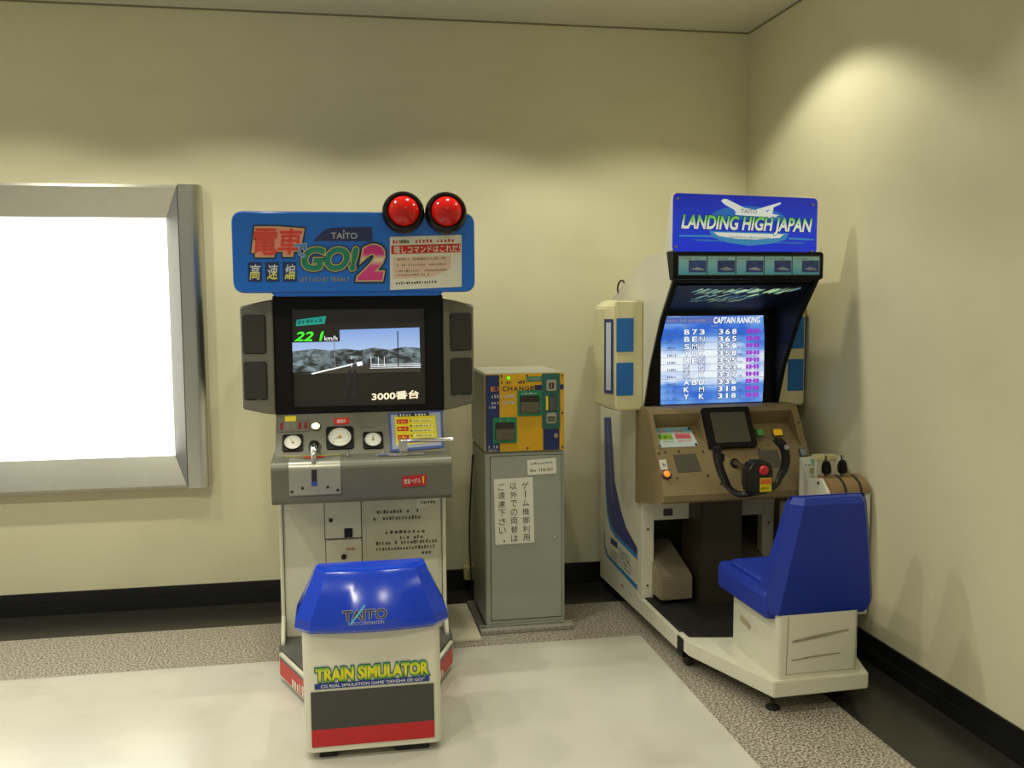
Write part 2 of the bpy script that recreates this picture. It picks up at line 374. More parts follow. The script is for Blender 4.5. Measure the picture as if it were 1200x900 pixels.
scr.poly([(-.275, 1.197), (.252, 1.206), (.25, 1.29), (.19, 1.296), (.12, 1.285), (.06, 1.295), (.0, 1.284), (-.06, 1.292), (-.12, 1.286), (-.19, 1.293), (-.274, 1.284)], hil, Xs, .0016)
gl = E_('screen_ground', (62, 58, 48), .5)
scr.poly([(-.275, 1.19), (-.19, 1.196), (-.03, 1.226), (-.01, 1.229), (.06, 1.215), (.252, 1.206), (.252, 1.19)], gl, Xs, .002)
wl = E_('screen_white', (222, 228, 236), .95)
scr.poly([(-.2, 1.193), (-.195, 1.188), (-.03, 1.224), (-.03, 1.229)], wl, Xs, .0024)
for i in range(3): scr.rect(.04+.004*i, 1.208+i*.007, .252, 1.2105+i*.007, wl, Xs, .0024)
scr.poly([(-.015, 1.235), (.008, 1.238), (.012, 1.222), (-.01, 1.218)], wl, Xs, .0027)
dk = E_('screen_dark', (36, 36, 40), .4)
scr.rect(-.058, 1.232, -.022, 1.248, dk, Xs, .0027).rect(.156, 1.212, .1605, 1.362, dk, Xs, .0026).rect(-.1035, 1.215, -.1005, 1.322, E_('screen_grey', (120, 126, 126), .6), Xs, .0026)
for px in (-.035, .045, .075, .10): scr.rect(px, 1.215, px+.002, 1.256, wl, Xs, .0026)
scr.poly([(-.075, 1.09), (-.06, 1.09), (-.035, 1.205), (-.045, 1.205)], dk, Xs, .0022).poly([(-.035, 1.09), (-.018, 1.09), (-.016, 1.205), (-.026, 1.205)], dk, Xs, .0022)
tl = E_('screen_teal', (26, 142, 128), .8)
scr.poly([(-.256, 1.387), (-.14, 1.396), (-.133, 1.428), (-.252, 1.413)], tl, Xs, .002)
scr.dashes(-.247, -.145, 1.396, .014, 6, E_('screen_teal_dark', (14, 96, 90), .7), Xs, .0025, .08)
gn = E_('screen_green', (60, 235, 40), 1)
scr.text('22', -.264, 1.326, -.186, 1.364, gn, Xs, .0025, shear=.3, bold=.015).poly([(-.163, 1.326), (-.155, 1.326), (-.144, 1.364), (-.152, 1.364), (-.158, 1.352)], gn, Xs, .0025)
scr.text('km/h', -.142, 1.326, -.09, 1.346, wl, Xs, .0025)
scr.text('3000番台', .046, 1.072, .243, 1.108, E_('screen_cream', (240, 228, 196), .95), Xs, .003, bold=.02, outs=((.05, E_('screen_brown', (90, 40, 20), .6)),), slope=.03)
scr.build('screen', tr, 'lit screen showing a railway line, 221 km/h')
# speakers either side
def wing(s, name='speaker'):
    x_in, x_out = s*.345, s*.478
    P = lambda d, t, b_: [(x_in, d, 1.025-b_), (x_in, d, 1.497+t), (s*.40, d, 1.487+t), (x_out-s*.02, d, 1.472), (x_out-s*.008, d, 1.05), (s*.40, d, 1.034-b_)]
    mb = MB().loft([[(x_in, -.70, 1.027), (x_in, -.70, 1.497), (s*.40, -.70, 1.487), (x_out, -.70, 1.468), (x_out, -.70, 1.052), (s*.40, -.70, 1.036)],
                    [(x_in, -.80, 1.027), (x_in, -.80, 1.497), (s*.40, -.80, 1.487), (x_out, -.80, 1.468), (x_out, -.80, 1.052), (s*.40, -.80, 1.036)],
                    [(x_in, -.845, 1.03), (x_in, -.845, 1.494), (s*.40, -.845, 1.484), (x_out-s*.006, -.825, 1.462), (x_out-s*.006, -.825, 1.058), (s*.40, -.845, 1.039)]], dgrey, bev=.004)
    o = mb.build(name, tr)
    gm = M('grille_cloth', (44, 43, 37), .8, 0, .2, 60)
    for za, zb in ((1.277, 1.436), (1.09, 1.248)):
        a, b_ = sorted((s*.37, s*.466))
        ya = -.846
        g = MB(); g.loft([[(s*.372, -.83, za), (s*.372, -.83, zb), (s*.466, -.815, zb), (s*.466, -.815, za)], [(s*.372, -.852, za), (s*.372, -.852, zb), (s*.466, -.834, zb), (s*.466, -.834, za)]], gm, bev=.006)
        g.build('grille', o)
    return o
wing(-1); wing(1)
# blue sign
sg = MB(); out = rrect(-.483, 1.522, .464, 1.838, .038)
lowb = [(-.345, 1.523), (-.325, 1.508), (.318, 1.508), (.338, 1.523)]
sg.prism(out, 'y', -.955, -.70, sign_b, .012, seg=3); sg.prism(lowb, 'y', -.95, -.70, sign_b, .004)
sgo = sg.build('sign', tr, 'blue rounded sign board')
Xm = front(-.956)
kan = M('title_red', (214, 64, 52), .4); gold = M('title_rim', (196, 178, 130), .4); nav = M('title_shadow', (22, 26, 40), .4)
tg = M('title_green', (16, 124, 96), .4); tpk = M('title_pink', (206, 54, 130), .4); bl2 = M('title_blue', (60, 130, 200), .4)
def ramp_mat(name, stops, z0, z1, rough=.4, emit=0, ax='Z'):
    m = bpy.data.materials.new(name); m.use_nodes = True; nt = m.node_tree; b = nt.nodes['Principled BSDF']
    tc = nt.nodes.new('ShaderNodeTexCoord'); sp = nt.nodes.new('ShaderNodeSeparateXYZ'); mr = nt.nodes.new('ShaderNodeMapRange')
    mr.inputs[1].default_value = z0; mr.inputs[2].default_value = z1; rp = nt.nodes.new('ShaderNodeValToRGB'); cr = rp.color_ramp
    cr.elements[0].position = stops[0][0]; cr.elements[0].color = lin(stops[0][1])+(1,); cr.elements[1].position = stops[-1][0]; cr.elements[1].color = lin(stops[-1][1])+(1,)
    for p, c in stops[1:-1]: e = cr.elements.new(p); e.color = lin(c)+(1,)
    nt.links.new(tc.outputs['Object'], sp.inputs[0]); nt.links.new(sp.outputs[ax], mr.inputs[0]); nt.links.new(mr.outputs[0], rp.inputs[0]); nt.links.new(rp.outputs[0], b.inputs['Base Color'])
    b.inputs['Roughness'].default_value = rough
    if emit: nt.links.new(rp.outputs[0], b.inputs['Emission Color']); b.inputs['Emission Strength'].default_value = emit
    return m
two = ramp_mat('title_two', [(0, (206, 52, 128)), (.42, (214, 70, 140)), (.58, (222, 214, 170)), (.72, (206, 52, 128)), (1, (190, 40, 120))], 1.568, 1.712)
ylg = ramp_mat('title_white_yellow', [(0, (214, 206, 40)), (.45, (222, 218, 120)), (.6, (210, 214, 214)), (1, (190, 198, 210))], 1.563, 1.64)
tt = MB()
tt.poly([(-.177, 1.724), (-.13, 1.768), (-.10, 1.776), (.054, 1.780), (.054, 1.724)], M('sign_navy', (34, 46, 92), .4), Xm, .001)
tt.text('TAITO', -.105, 1.733, -.004, 1.757, silver_print, Xm, .002, bold=.01).rect(-.058, 1.76, -.053, 1.768, silver_print, Xm, .002)
for g_, mm, zz in ((.013, nav, .0016), (.008, gold, .0022), (.004, M('title_salmon', (232, 150, 128), .4), .0028)):
    tt.poly([(-.404-g_, 1.685-g_), (-.39-g_, 1.685-g_), (-.39-g_, 1.668-g_), (-.333+g_, 1.668-g_), (-.33+g_, 1.685-g_), (-.318+g_, 1.685), (-.305+g_, 1.772+g_), (-.388-g_, 1.772+g_)], mm, Xm, zz)
    tt.poly([(-.312-g_, 1.69-g_), (-.285-g_, 1.69-g_), (-.285-g_, 1.67-g_), (-.26+g_, 1.67-g_), (-.258+g_, 1.69-g_), (-.233+g_, 1.69-g_), (-.214+g_, 1.765+g_), (-.30-g_, 1.772+g_)], mm, Xm, zz+.0003)
tt.text('電', -.402, 1.669, -.31, 1.772, kan, Xm, .004, shear=.12, bold=.021).text('車', -.312, 1.671, -.216, 1.772, kan, Xm, .0042, shear=.12, bold=.021)
tt.text('GO!', -.222, 1.607, .0, 1.702, tg, Xm, .004, shear=.2, bold=.045, outs=((.075, gold), (.105, nav)))
tt.text('で', -.246, 1.662, -.2, 1.713, bl2, Xm, .0055, shear=.1, bold=.02, outs=((.07, silver_print),))
tt.text('2', -.008, 1.57, .1, 1.71, two, Xm, .0065, shear=.2, bold=.05, outs=((.08, gold), (.11, nav)))
for i, ch in enumerate('高速編'): tt.text(ch, -.42+i*.066, 1.574, -.378+i*.066, 1.634, ylg, Xm, .003, shear=.15, bold=.012).rect(-.426+i*.066, 1.566, -.374+i*.066, 1.642, M('sign_shadow_blue', (20, 48, 100), .4), Xm, .0012)
tt.text("LET'S GO BY TRAIN 2", -.231, 1.566, -.04, 1.583, M('small_yellow', (150, 150, 40), .4), Xm, .002, shear=.2)
tt.build('lettering', sgo)
st = MB(); Xk = front(-.957); st.plate([(.121, 1.531), (.409, 1.543), (.411, 1.751), (.124, 1.741)], paper, Xk, .001)
st.poly([(.128, 1.672), (.406, 1.682), (.4065, 1.716), (.1285, 1.707)], red_m, Xk, .0016)
st.text('隠しコマンドはこれだ！', .14, 1.675, .405, 1.704, white, Xk, .0024, bold=.008, slope=.033)
st.dashes(.135, .205, 1.714, .015, 6, red_m, Xk, .0018, .03).dashes(.225, .385, 1.718, .014, 11, red_m, Xk, .0018, .03)
st.dashes(.165, .205, 1.716, .014, 3, green, Xk, .0024, .03)
pink = M('pale_pink', (222, 190, 170), .6); st.poly([(.135, 1.575), (.29, 1.582), (.365, 1.615), (.366, 1.668), (.135, 1.66)], pink, Xk, .0012)
for i, yy in enumerate((1.648, 1.625, 1.602, 1.586)): st.dashes(.15, .35-.07*(i == 3), yy, .009, 22-6*(i == 3), faint, Xk, .0018, .03)
st.dashes(.145, .31, 1.553, .011, 16, ink, Xk, .0018, .035)
st.build('sticker', sgo, 'white and red instruction sticker')
for bx in (.178, .348):
    Xl = frame((bx, -.95, 1.834), (1, 0, 0), (0, .16, 1))
    h = MB().lathe([(.0, -.10), (.05, -.09), (.075, -.05), (.083, 0), (.084, .02), (.081, .034), (.074, .043), (.066, .044), (.061, .036)], M('gloss_black', (14, 14, 13), .1, 0, .1), Xl, 40).build('warning_lamp', tr, 'round black-rimmed red lamp')
    pr = [(.061, .034)]+[(.061*math.cos(R(t)), .036+.046*math.sin(R(t))) for t in range(8, 90, 8)]+[(0, .082)]
    MB().lathe(pr, M('red_lens', (206, 22, 18), .08, 0, .03, emit=0), Xl, 40).build('lens', h, 'glossy red dome')
# instrument panel (sloping)
pA = Vector((0, -.97, .88)); pu = Vector((0, .14, .15)).normalized(); Xi = frame(pA, (1, 0, 0), pu)
ip = MB(); ip.prism([(-.80, .86), (-.975, .86), (-.97, .88), (-.83, 1.03), (-.80, 1.03)], 'x', -.343, .335, dgrey, .003)
ip.rect(-.338, .112, -.208, .172, M('panel_line', (84, 82, 72), .5), Xi, .0008).rect(-.334, .116, -.212, .168, dgrey, Xi, .0014)
ip.rect(-.307, .166, -.263, .193, yel_m, Xi, .0018)
for i, m_ in enumerate((red_m, faint, faint, red_m, red_m)):
    x = -.327+i*.024; ip.rect(x, .126, x+.014, .16, M('indicator_red', (128, 34, 30), .4) if m_ is red_m else m_, Xi, .002)
ip.plate([(-.112, .142), (-.05, .145), (-.05, .178), (-.112, .176)], red_m, Xi, .002); ip.text('速度計', -.1, .15, -.062, .169, white, Xi, .003)
ip.dashes(-.0, .09, .15, .008, 14, faint, Xi); ip.dashes(-.01, .1, .125, .003, 1, M('panel_line', (84, 82, 72), .5), Xi)
ip.build('instrument_panel', tr)
def gauge(x, y, r, needle, big=False):
    mb = MB(); h = r*1.12; mb.plate(rrect(x-h, y-h, x+h, y+h, r*.25), black, Xi, .008)
    mb.lathe([(r*.98, .004), (r*1.0, .012), (r*.93, .014), (r*.92, .0105), (0, .0105)], M('gauge_rim', (70, 68, 62), .35, .4), Xi @ Matrix.Translation((x, y, 0)), 32)
    o = mb.build('gauge', tr, 'large round dial' if big else None)
    d_ = MB(); Y = Xi @ Matrix.Translation((x, y, .0112)); d_.poly(disc(0, 0, r*.9, 32), M('dial_white', (220, 218, 204), .5), Y, 0)
    for k in range(21):
        a = R(225-k*13.5); c, s_ = math.cos(a), math.sin(a); r0, r1_ = r*(.7 if k % 5 else .62), r*.82; t = r*.018
        d_.poly([(c*r0-s_*t, s_*r0+c*t), (c*r0+s_*t, s_*r0-c*t), (c*r1_+s_*t, s_*r1_-c*t), (c*r1_-s_*t, s_*r1_+c*t)], faint, Y, .0006)
    a = R(needle); c, s_ = math.cos(a), math.sin(a); t = r*.035
    d_.poly([(-s_*t, c*t), (s_*t, -c*t), (c*r*.7, s_*r*.7)], ink, Y, .0016)
    d_.lathe([(r*.13, .0), (r*.13, .004), (r*.09, .006), (0, .006)], M('dial_hub', (200, 180, 120), .3, .6), Y, 16)
    d_.build('dial', o)
gauge(-.275, .057, .036, 120); gauge(-.089, .075, .049, 205, True); gauge(.043, .058, .036, 90)
MB().lathe([(.02, 0), (.02, .006), (.0165, .009), (.0165, .006)], dgrey, Xi @ Matrix.Translation((-.185, .135, 0)), 24).lathe(
    [(.0165, .006), (.012, .012), (0, .015)], E_('pilot_glow', (255, 236, 180), 2.2), Xi @ Matrix.Translation((-.185, .135, 0)), 24).build('pilot_lamp', tr, 'lit round pilot lamp')
cp = MB().plate([(.11, -.002), (.327, .012), (.338, .2), (.111, .19)], M('card_blue', (64, 84, 150), .45), Xi, .004)
cp.poly([(.119, .01), (.318, .022), (.328, .19), (.12, .182)], M('card_pale', (150, 158, 176), .45), Xi, .005)
cp.poly([(.135, .028), (.304, .038), (.304, .172), (.136, .172)], M('card_yellow', (226, 204, 24), .45), Xi, .0056)
cp.poly([(.15, .17), (.28, .173), (.28, .188), (.15, .186)], ink, Xi, .0062).dashes(.158, .272, .173, .01, 9, white, Xi, .0068, .02)
for yy in (.135, .098, .056): cp.rect(.143, yy, .19, yy+.022, red_m, Xi, .0062).dashes(.15, .184, yy+.006, .01, 3, yel_m, Xi, .0068)
for yy in (.14, .115, .09, .065): cp.rect(.207, yy, .292, yy+.016, M('card_light', (228, 222, 120), .5), Xi, .0062).dashes(.212, .288, yy+.004, .008, 9, faint, Xi, .0068).rect(.198, yy+.003, .204, yy+.012, ink, Xi, .0064)
cp.build('instruction_card', tr, 'yellow and blue instruction card')
# driver's desk
dk_ = MB(); prof = [(-.84, .70), (-1.075, .705), (-1.105, .722), (-1.112, .84)]+[(-1.078-.034*math.cos(R(t)), .842+.034*math.sin(R(t))) for t in (15, 35, 55, 75, 90)]+[(-.965, .878), (-.84, .878)]
dk_.prism(prof, 'x', -.352, .342, dgrey, .002); dk_.build('desk', tr)
Xd = front(-1.1125)
pm = M('lever_plate_metal', (176, 174, 160), .32, .7, .06, 9)
lp = MB(); pp = [(-1.114, .748), (-1.114, .842)]+[(-1.078-.036*math.cos(R(t)), .842+.036*math.sin(R(t))) for t in (20, 45, 70, 90)]+[(-1.0, .879)]
back = [(y+.004, z-.004) for y, z in reversed(pp)]
lp.prism(pp+back, 'x', -.285, -.09, pm)
for sx, sy in ((-.275, .762), (-.235, .775), (-.14, .775), (-.102, .762)): screw(lp, sx, sy, Xd, .006)
lpo = lp.build('lever_plate', tr)
MB().box((-.2, -1.1185, .80), (-.18, -1.112, .845), ink).build('lever_slot', lpo)
MB().box((-.201, -1.1195, .782), (-.179, -1.113, .80), M('blue_tag', (40, 80, 170), .4), .001).build('blue_tag', lpo, 'small blue tag')
MB().rect(-.23, -1.05, -.15, -1.01, red_m, frame((0, 0, .8795), (1, 0, 0), (0, 1, 0))).build('red_label', lpo, 'red label')
MB().lathe([(.026, 0), (.026, .003), (0, .003)], ink, Xi @ Matrix.Translation((-.188, .035, 0)), 20).tube([(-.19, -1.0, .90), (-.19, -1.05, .925), (-.19, -1.085, .905), (-.19, -1.10, .87)], [.011, .013, .011, .009], chrome).lathe(
    [(0, -.02), (.016, -.014), (.02, 0), (.016, .014), (0, .02)], black, Matrix.Translation((-.19, -1.005, .925)), 20).build('throttle_lever', tr, 'chrome driving lever with black knob')
bl = MB().lathe([(.026, .878), (.024, .885), (.014, .892), (.013, .93)], chrome, Matrix.Translation((.157, -1.02, 0)), 24).box((.14, -1.038, .89), (.175, -1.002, .94), chrome, .006)
bl.tube([(.15, -1.03, .932), (.21, -1.04, .934), (.29, -1.045, .935), (.355, -1.05, .936)], [.008, .009, .0095, .008], chrome).build('brake_lever', tr, 'chrome brake lever')
dd = MB(); Xt = frame((0, 0, .8785), (1, 0, 0), (0, 1, 0))
dd.rect(.05, -1.055, .24, -1.0, M('desk_grey_print', (150, 146, 140), .3), Xt).rect(.055, -1.05, .1, -1.02, M('desk_blue', (50, 74, 140), .4), Xt, .0012).dashes(.11, .23, -1.04, .012, 8, red_m, Xt, .0014)
MB().rect(-.3, -.99, -.09, -.98, yel_m, Xt).build('desk_label', tr)
dd.build('desk_label', tr)
for bx, bz in ((-.06, .9), (.08, .897)): MB().cyl((bx, -1.032, .878), (bx, -1.032, bz), .007, chrome, ch=.002).build('desk_button', tr)
MB().plate([(.146, .762), (.24, .768), (.242, .81), (.147, .805)], red_m, Xd, .001).poly([(.15, .766), (.237, .771), (.238, .806), (.15, .801)], M('label_red', (184, 30, 26), .4), Xd, .0014).text('警笛ペダル', .153, .774, .218, .794, white, Xd, .0022, slope=.05).poly([(.226, .775), (.231, .775), (.232, .803), (.225, .803)], yel_m, Xd, .0022).build('label_sticker', tr, 'red and white label')
# coin doors, notices
Xc = front(-.858)
def coin_door(x0, z0, x1, z1, extra):
    mb = MB().box((x0, -.864, z0), (x1, -.85, z1), cream, .002); gp = M('panel_gap', (52, 52, 46), .6)
    mb.rect(x0-.003, z0-.003, x1+.003, z1+.003, gp, front(-.8555), .0004); extra(mb); return mb.build('coin_door', tr)
Xe = front(-.8645)
d1 = coin_door(-.157, .510, -.01, .695, lambda mb: mb.rect(-.079, .512, -.047, .55, ink, Xe))
MB().cyl((-.134, -.864, .588), (-.134, -.872, .588), .008, M('lock_dark', (60, 58, 52), .35, .8), seg=16, ch=.002).build('lock', d1)
MB().box((-.08, -.868, .513), (-.046, -.863, .551), M('slot_black', (16, 16, 16), .4), .002).build('coin_return', d1)
d2 = coin_door(-.155, .2, -.01, .504, lambda mb: mb.dashes(-.08, -.024, .458, .014, 6, M('faded_red', (170, 70, 62), .5), Xe))
MB().cyl((-.084, -.864, .432), (-.084, -.873, .432), .011, M('lock_dark', (60, 58, 52), .35, .8), seg=18, ch=.002).build('lock', d2)
nb = MB(); nb.plate([(.012, .22), (.312, .22), (.312, .66), (.012, .66)], M('notice_cream', (208, 205, 180), .45), Xc, .0015)
for yy, x0_, x1_, n in ((.605, .055, .235, 13), (.577, .04, .24, 15), (.517, .09, .26, 9), (.492, .15, .25, 7), (.472, .05, .31, 20), (.448, .05, .30, 20), (.425, .24, .30, 4)): nb.dashes(x0_, x1_, yy, .015, n, M('dark_ink', (84, 78, 62), .5), Xc, .0024)
nb.build('notice_board', tr, 'cream notice panel with small black print')
MB().plate([(.22, .62), (.262, .622), (.322, .66), (.322, .69), (.22, .69)], paper, front(-.8605), .0006).dashes(.24, .30, .64, .012, 6, ink, front(-.8605), .0014).build('paper_slip', tr)
# base deck and skirt panels
dkp = MB().prism([(-.35, -.3), (-.35, -.95), (-.325, -1.045), (-.215, -1.315), (.215, -1.315), (.325, -1.045), (.355, -.95), (.355, -.3)], 'z', .03, .10, deckm, .006); dkp.build('deck', tr)
for s in (-1, 1):
    a = Vector((s*.332, -1.055, 0)); b_ = Vector((s*.222, -1.335, 0)); dv = (b_-a).normalized(); L_ = (b_-a).length
    if s < 0: Xs_ = frame(a, dv, (0, 0, 1))
    else: Xs_ = frame(b_, -dv, (0, 0, 1))
    sp_ = MB().plate([(0, .02), (L_, .02), (L_, .112), (0, .112)], cream, Xs_, .012)
    sp_.rect(.006, .026, L_-.006, .092, red_m, Xs_, .0128); sp_.rect(.006, .092, L_-.006, .102, M('stripe_grey', (90, 90, 104), .45), Xs_, .0128)
    sp_.dashes(.5*L_, .95*L_, .03, .04, 5, white, Xs_, .0136) if s < 0 else sp_.dashes(.1*L_, .5*L_, .03, .04, 5, white, Xs_, .0136)
    sp_.build('side_panel', tr, 'white side panel with red decal')
for fx, fy in ((-.31, -1.0), (.31, -1.0), (-.31, -.2), (.31, -.2)):
    MB().lathe([(.034, 0), (.034, .012), (.022, .02), (.012, .024), (.012, .04)], rubber, Matrix.Translation((fx, fy, 0)), 16).build('levelling_foot', tr)
# stool
ps = MB()
sec = lambda z, yb: [(x, y, z) for x, y in rrect(-.223-.005*(z-.02)/.4, yb, .222+.0*(z), -1.30, .03, 4)]
ps.loft([sec(.03, -1.772), sec(.43, -1.752)], cream); pso = ps.build('stool_pedestal', tr)
Xq = frame((0, -1.7735, .03), (1, 0, 0), (0, .02, .40))
dc = MB(); dc.rect(-.203, .018, .196, .075, M('decal_red', (186, 26, 34), .35), Xq, .001).rect(-.203, .075, .196, .2, M('decal_grey', (60, 60, 55), .4), Xq, .001)
dc.rect(-.19, .208, .182, .226, M('decal_navy', (30, 52, 128), .4), Xq, .001).text('CG REAL SIMULATION GAME "DENSHA DE GO!"', -.17, .212, .166, .222, white, Xq, .002)
gy = ramp_mat('title_yellow_green', [(0, (40, 140, 50)), (.3, (216, 208, 40)), (.7, (216, 208, 40)), (1, (40, 150, 60))], .258, .31)
dc.text('TRAIN SIMULATOR', -.187, .23, .182, .278, gy, Xq, .003, bold=.05, outs=((.095, M('letter_green', (30, 120, 50), .4)), (.12, M('letter_blue', (40, 60, 140), .4))))
dc.build('decal', pso, 'grey and red stripes under yellow-green lettering')
cu = MB()
def rear(z, hw, yr, yf, bul):
    n = 6; P = [(-hw*.8+1.6*hw*k/n, yr-bul*math.cos(math.pi*(k/n-.5)), z) for k in range(n+1)]
    return [(-hw, yf, z), (-hw, yr+.05, z)]+P+[(hw, yr+.05, z), (hw, yf, z)]
cu.loft([rear(.425, .245, -1.77, -1.62, .02), rear(.44, .25, -1.785, -1.60, .025), rear(.47, .246, -1.785, -1.60, .025), rear(.595, .188, -1.738, -1.62, .014), rear(.612, .182, -1.725, -1.63, .012), rear(.62, .174, -1.70, -1.64, .008)], blue_pl)
cuo = cu.build('stool_back', tr, 'glossy blue moulded stool back', ang=24)
MB().loft([[(x, y, z) for x, y in rrect(-hw, -1.64, hw, -1.27, .05, 5)] for z, hw in ((.43, .18), (.445, .185), (.47, .18), (.478, .16))], blue_pl).build('stool_seat', tr, ang=50)
Xb = frame((0, -1.808, .455), (1, 0, 0), (0, .33, 1)); lg = MB()
lg.text('TAITO', -.095, .018, .045, .05, M('logo_grey', (60, 64, 78), .35), Xb, .006, bold=.03, outs=((.06, silver_print),))
lg.poly([(-.075, .006), (-.068, .006), (-.022, .062), (-.026, .066)], M('logo_cyan', (90, 180, 214), .4), Xb, .0065)
lg.text('TAITO CORPORATION', -.08, .003, .035, .013, silver_print, Xb, .006)
lg.build('logo', cuo)
for fx in (-.15, .12):
    MB().box((fx-.03 - (.02 if fx > 0 else 0), -1.75, .0), (fx+.03+(.03 if fx > 0 else 0), -1.69, .03), rubber, .004).build('levelling_foot', tr)

# ------------------------------------------------------------------ flight simulator machine (local: x right, -y forward)
A = .026
fs = thing('flight_simulator_machine', 'airliner landing arcade machine with yoke and high-backed blue seat in the corner', 'arcade machine', (-.825, -.09, 0), A)
W = .65
fl_ = lambda P: [(-a, b) for a, b in P]                  # (forward, z) -> (y, z)
tan = M('console_tan', (138, 120, 84), .5, 0, .05, 30); brown = M('column_brown', (52, 46, 36), .45, 0, .08)
beige = M('speaker_beige', (212, 204, 160), .42); spb = M('speaker_blue', (26, 104, 176), .5)
side = [(.02, .055), (1.09, .055), (1.10, .075), (1.10, .118), (.625, .13), (.612, .15), (.655, .57), (.648, .97), (.735, 1.19), (.86, 1.40), (1.005, 1.568), (1.01, 1.672), (.985, 1.684), (.68, 1.676), (.27, 1.513), (.02, 1.42)]
for n_, xa, xb in (('side_panel', 0, .02), ('side_panel', W-.02, W)):
    sp_ = MB().prism(fl_(side), 'x', xa, xb, cream, .002)
    o = sp_.build(n_, fs)
    if xa == 0:
        Xs = frame((0, 0, 0), (0, -1, 0), (0, 0, 1))       # seen from -x the forward axis runs to the right
        dcl = MB(); nb_ = M('decal_dark_blue', (44, 54, 124), .4); cy = M('decal_cyan', (40, 128, 190), .4)
        o_ = [(.099, .894), (.198, .906), (.262, .60), (.36, .475), (.44, .41), (.60, .352)]
        i_ = [(.60, .318), (.30, .345), (.205, .372), (.155, .43), (.13, .52), (.112, .70)]
        dcl.poly([(.085, .894), (.099, .894), (.112, .70), (.13, .52), (.155, .43), (.205, .372), (.30, .345), (.60, .318), (.60, .297), (.285, .322), (.185, .35), (.135, .42), (.112, .52), (.096, .70)], cy, Xs, .001)
        dcl.raw([(a, b, .0016) for a, b in o_+i_], [(0, 1, 2, 10, 11), (2, 9, 10), (2, 3, 8, 9), (3, 4, 7, 8), (4, 5, 6, 7)], nb_, Xs)
        dcl.poly([(.08, .31), (.092, .31), (.112, .235), (.16, .205), (.60, .178), (.60, .155), (.14, .19), (.095, .225)], cy, Xs, .001)
        Xv = Xs @ Matrix.Translation((.255, .50, 0)) @ Matrix.Rotation(R(104), 4, 'Z')
        dcl.text('LANDING HIGH JAPAN', .0, .0, .37, .028, M('decal_lilac', (150, 156, 196), .4), Xv, .003, shear=.2)
        dcl.rect(.2, .275, .31, .305, nb_, Xs, .0016); dcl.text('TAITO', .33, .255, .49, .29, M('logo_slate', (110, 120, 140), .4), Xs, .002, slope=-.05)
        for k in range(3): dcl.dashes(.2, .52, .245-k*.018, .009, 20, faint, Xs, .0018, -.02)
        dcl.rect(.36, .105, .4, .118, M('faded_pink', (190, 130, 110), .5), Xs, .001)
        dcl.build('decal', o, 'dark blue sweeping decal')
bd = MB().box((.02, -.62, .13), (.63, -.03, .55), M('inner_dark', (30, 30, 28), .6), 0)
bd2 = MB().prism(fl_([(.04, .55), (.60, .55), (.60, .97), (.60, 1.50), (.68, 1.655), (.27, 1.50), (.04, 1.40)]), 'x', .02, W-.02, cream, .002)
bd2.build('body', fs)
# kick space frame under the console
kf = MB()
for xa, xb in ((.002, .06), (W-.06, W-.002)): kf.box((xa, -.652, .13), (xb, -.60, .59), cream, .003)
kf.box((.06, -.655, .49), (W-.06, -.60, .60), cream, .003)
kf.box((.06, -.30, .12), (W-.06, -.28, .52), M('kick_grey', (84, 82, 70), .6)).box((.02, -.6, .118), (.06, -.05, .55), M('kick_grey', (84, 82, 70), .6))
kf.box((W-.06, -.6, .118), (W-.02, -.05, .55), M('kick_grey', (84, 82, 70), .6))
for sx, sy in ((.03, .45), (.03, .19), (W-.03, .45), (W-.03, .19)): screw(kf, sx, sy, front(-.6525), .005)
kf.box((.102, -.662, .508), (.146, -.654, .541), M('jack_box', (66, 62, 58), .4), .003)
kf.build('kick_frame', fs)
MB().prism(fl_([(.56, .118), (.80, .118), (.80, .62), (.72, .68), (.56, .66)]), 'x', .225, .42, brown, .006).build('steering_column', fs, 'dark brown central column')
for xa, xb in ((.052, .198), (.44, .595)):
    MB().prism(fl_([(.45, .32), (.48, .36), (.75, .272), (.775, .258), (.775, .155), (.745, .15), (.45, .15)]), 'x', xa, xb, M('pedal_metal', (158, 146, 120), .35, .5, .06), .005).build('rudder_pedal', fs, 'metal wedge rudder pedal')
# base
bs = MB().prism(fl_([(.03, .058), (1.10, .058), (1.10, .112), (.03, .112)]), 'x', .02, W-.02, cream, .003)
bs.prism([(.0, -1.10), (W, -1.10), (W, -1.22), (.515, -1.66), (.14, -1.665), (.0, -1.21)], 'z', .07, .13, cream, .004)
bs.build('base_frame', fs)
MB().box((-.004, -1.165, .045), (.03, -1.10, .122), black, .004).build('corner_bracket', fs)
mt = MB().prism([(.02, -.61), (W-.02, -.61), (W-.02, -1.17)]+[(W-.02-(W-.04)*k/8, -1.17-.05*math.sin(math.pi*k/8)) for k in range(1, 8)]+[(.02, -1.17)], 'z', .112, .134, rubber, .003)
for sx, sy in ((.04, -.78), (.04, -.9), (.04, -1.08), (.1, -1.17), (.25, -.9)): mt.cyl((sx, sy, .134), (sx, sy, .137), .007, screw_m, seg=10)
mt.build('floor_mat', fs)
leveler(fs, .175, -1.59, .07, .026); leveler(fs, .475, -1.55, .07, .026); leveler(fs, .05, -.1, .06); leveler(fs, .6, -.1, .06)
MB().cyl((.30, -1.50, .035), (.33, -1.50, .035), .035, M('caster_cream', (170, 164, 140), .5), seg=20, ch=.004).box((.295, -1.52, .03), (.335, -1.48, .072), screw_m).build('caster', fs)
MB().cyl((.02, -1.13, .03), (.045, -1.13, .03), .03, rubber, seg=20, ch=.004).box((.018, -1.15, .03), (.047, -1.11, .075), screw_m).build('caster', fs)
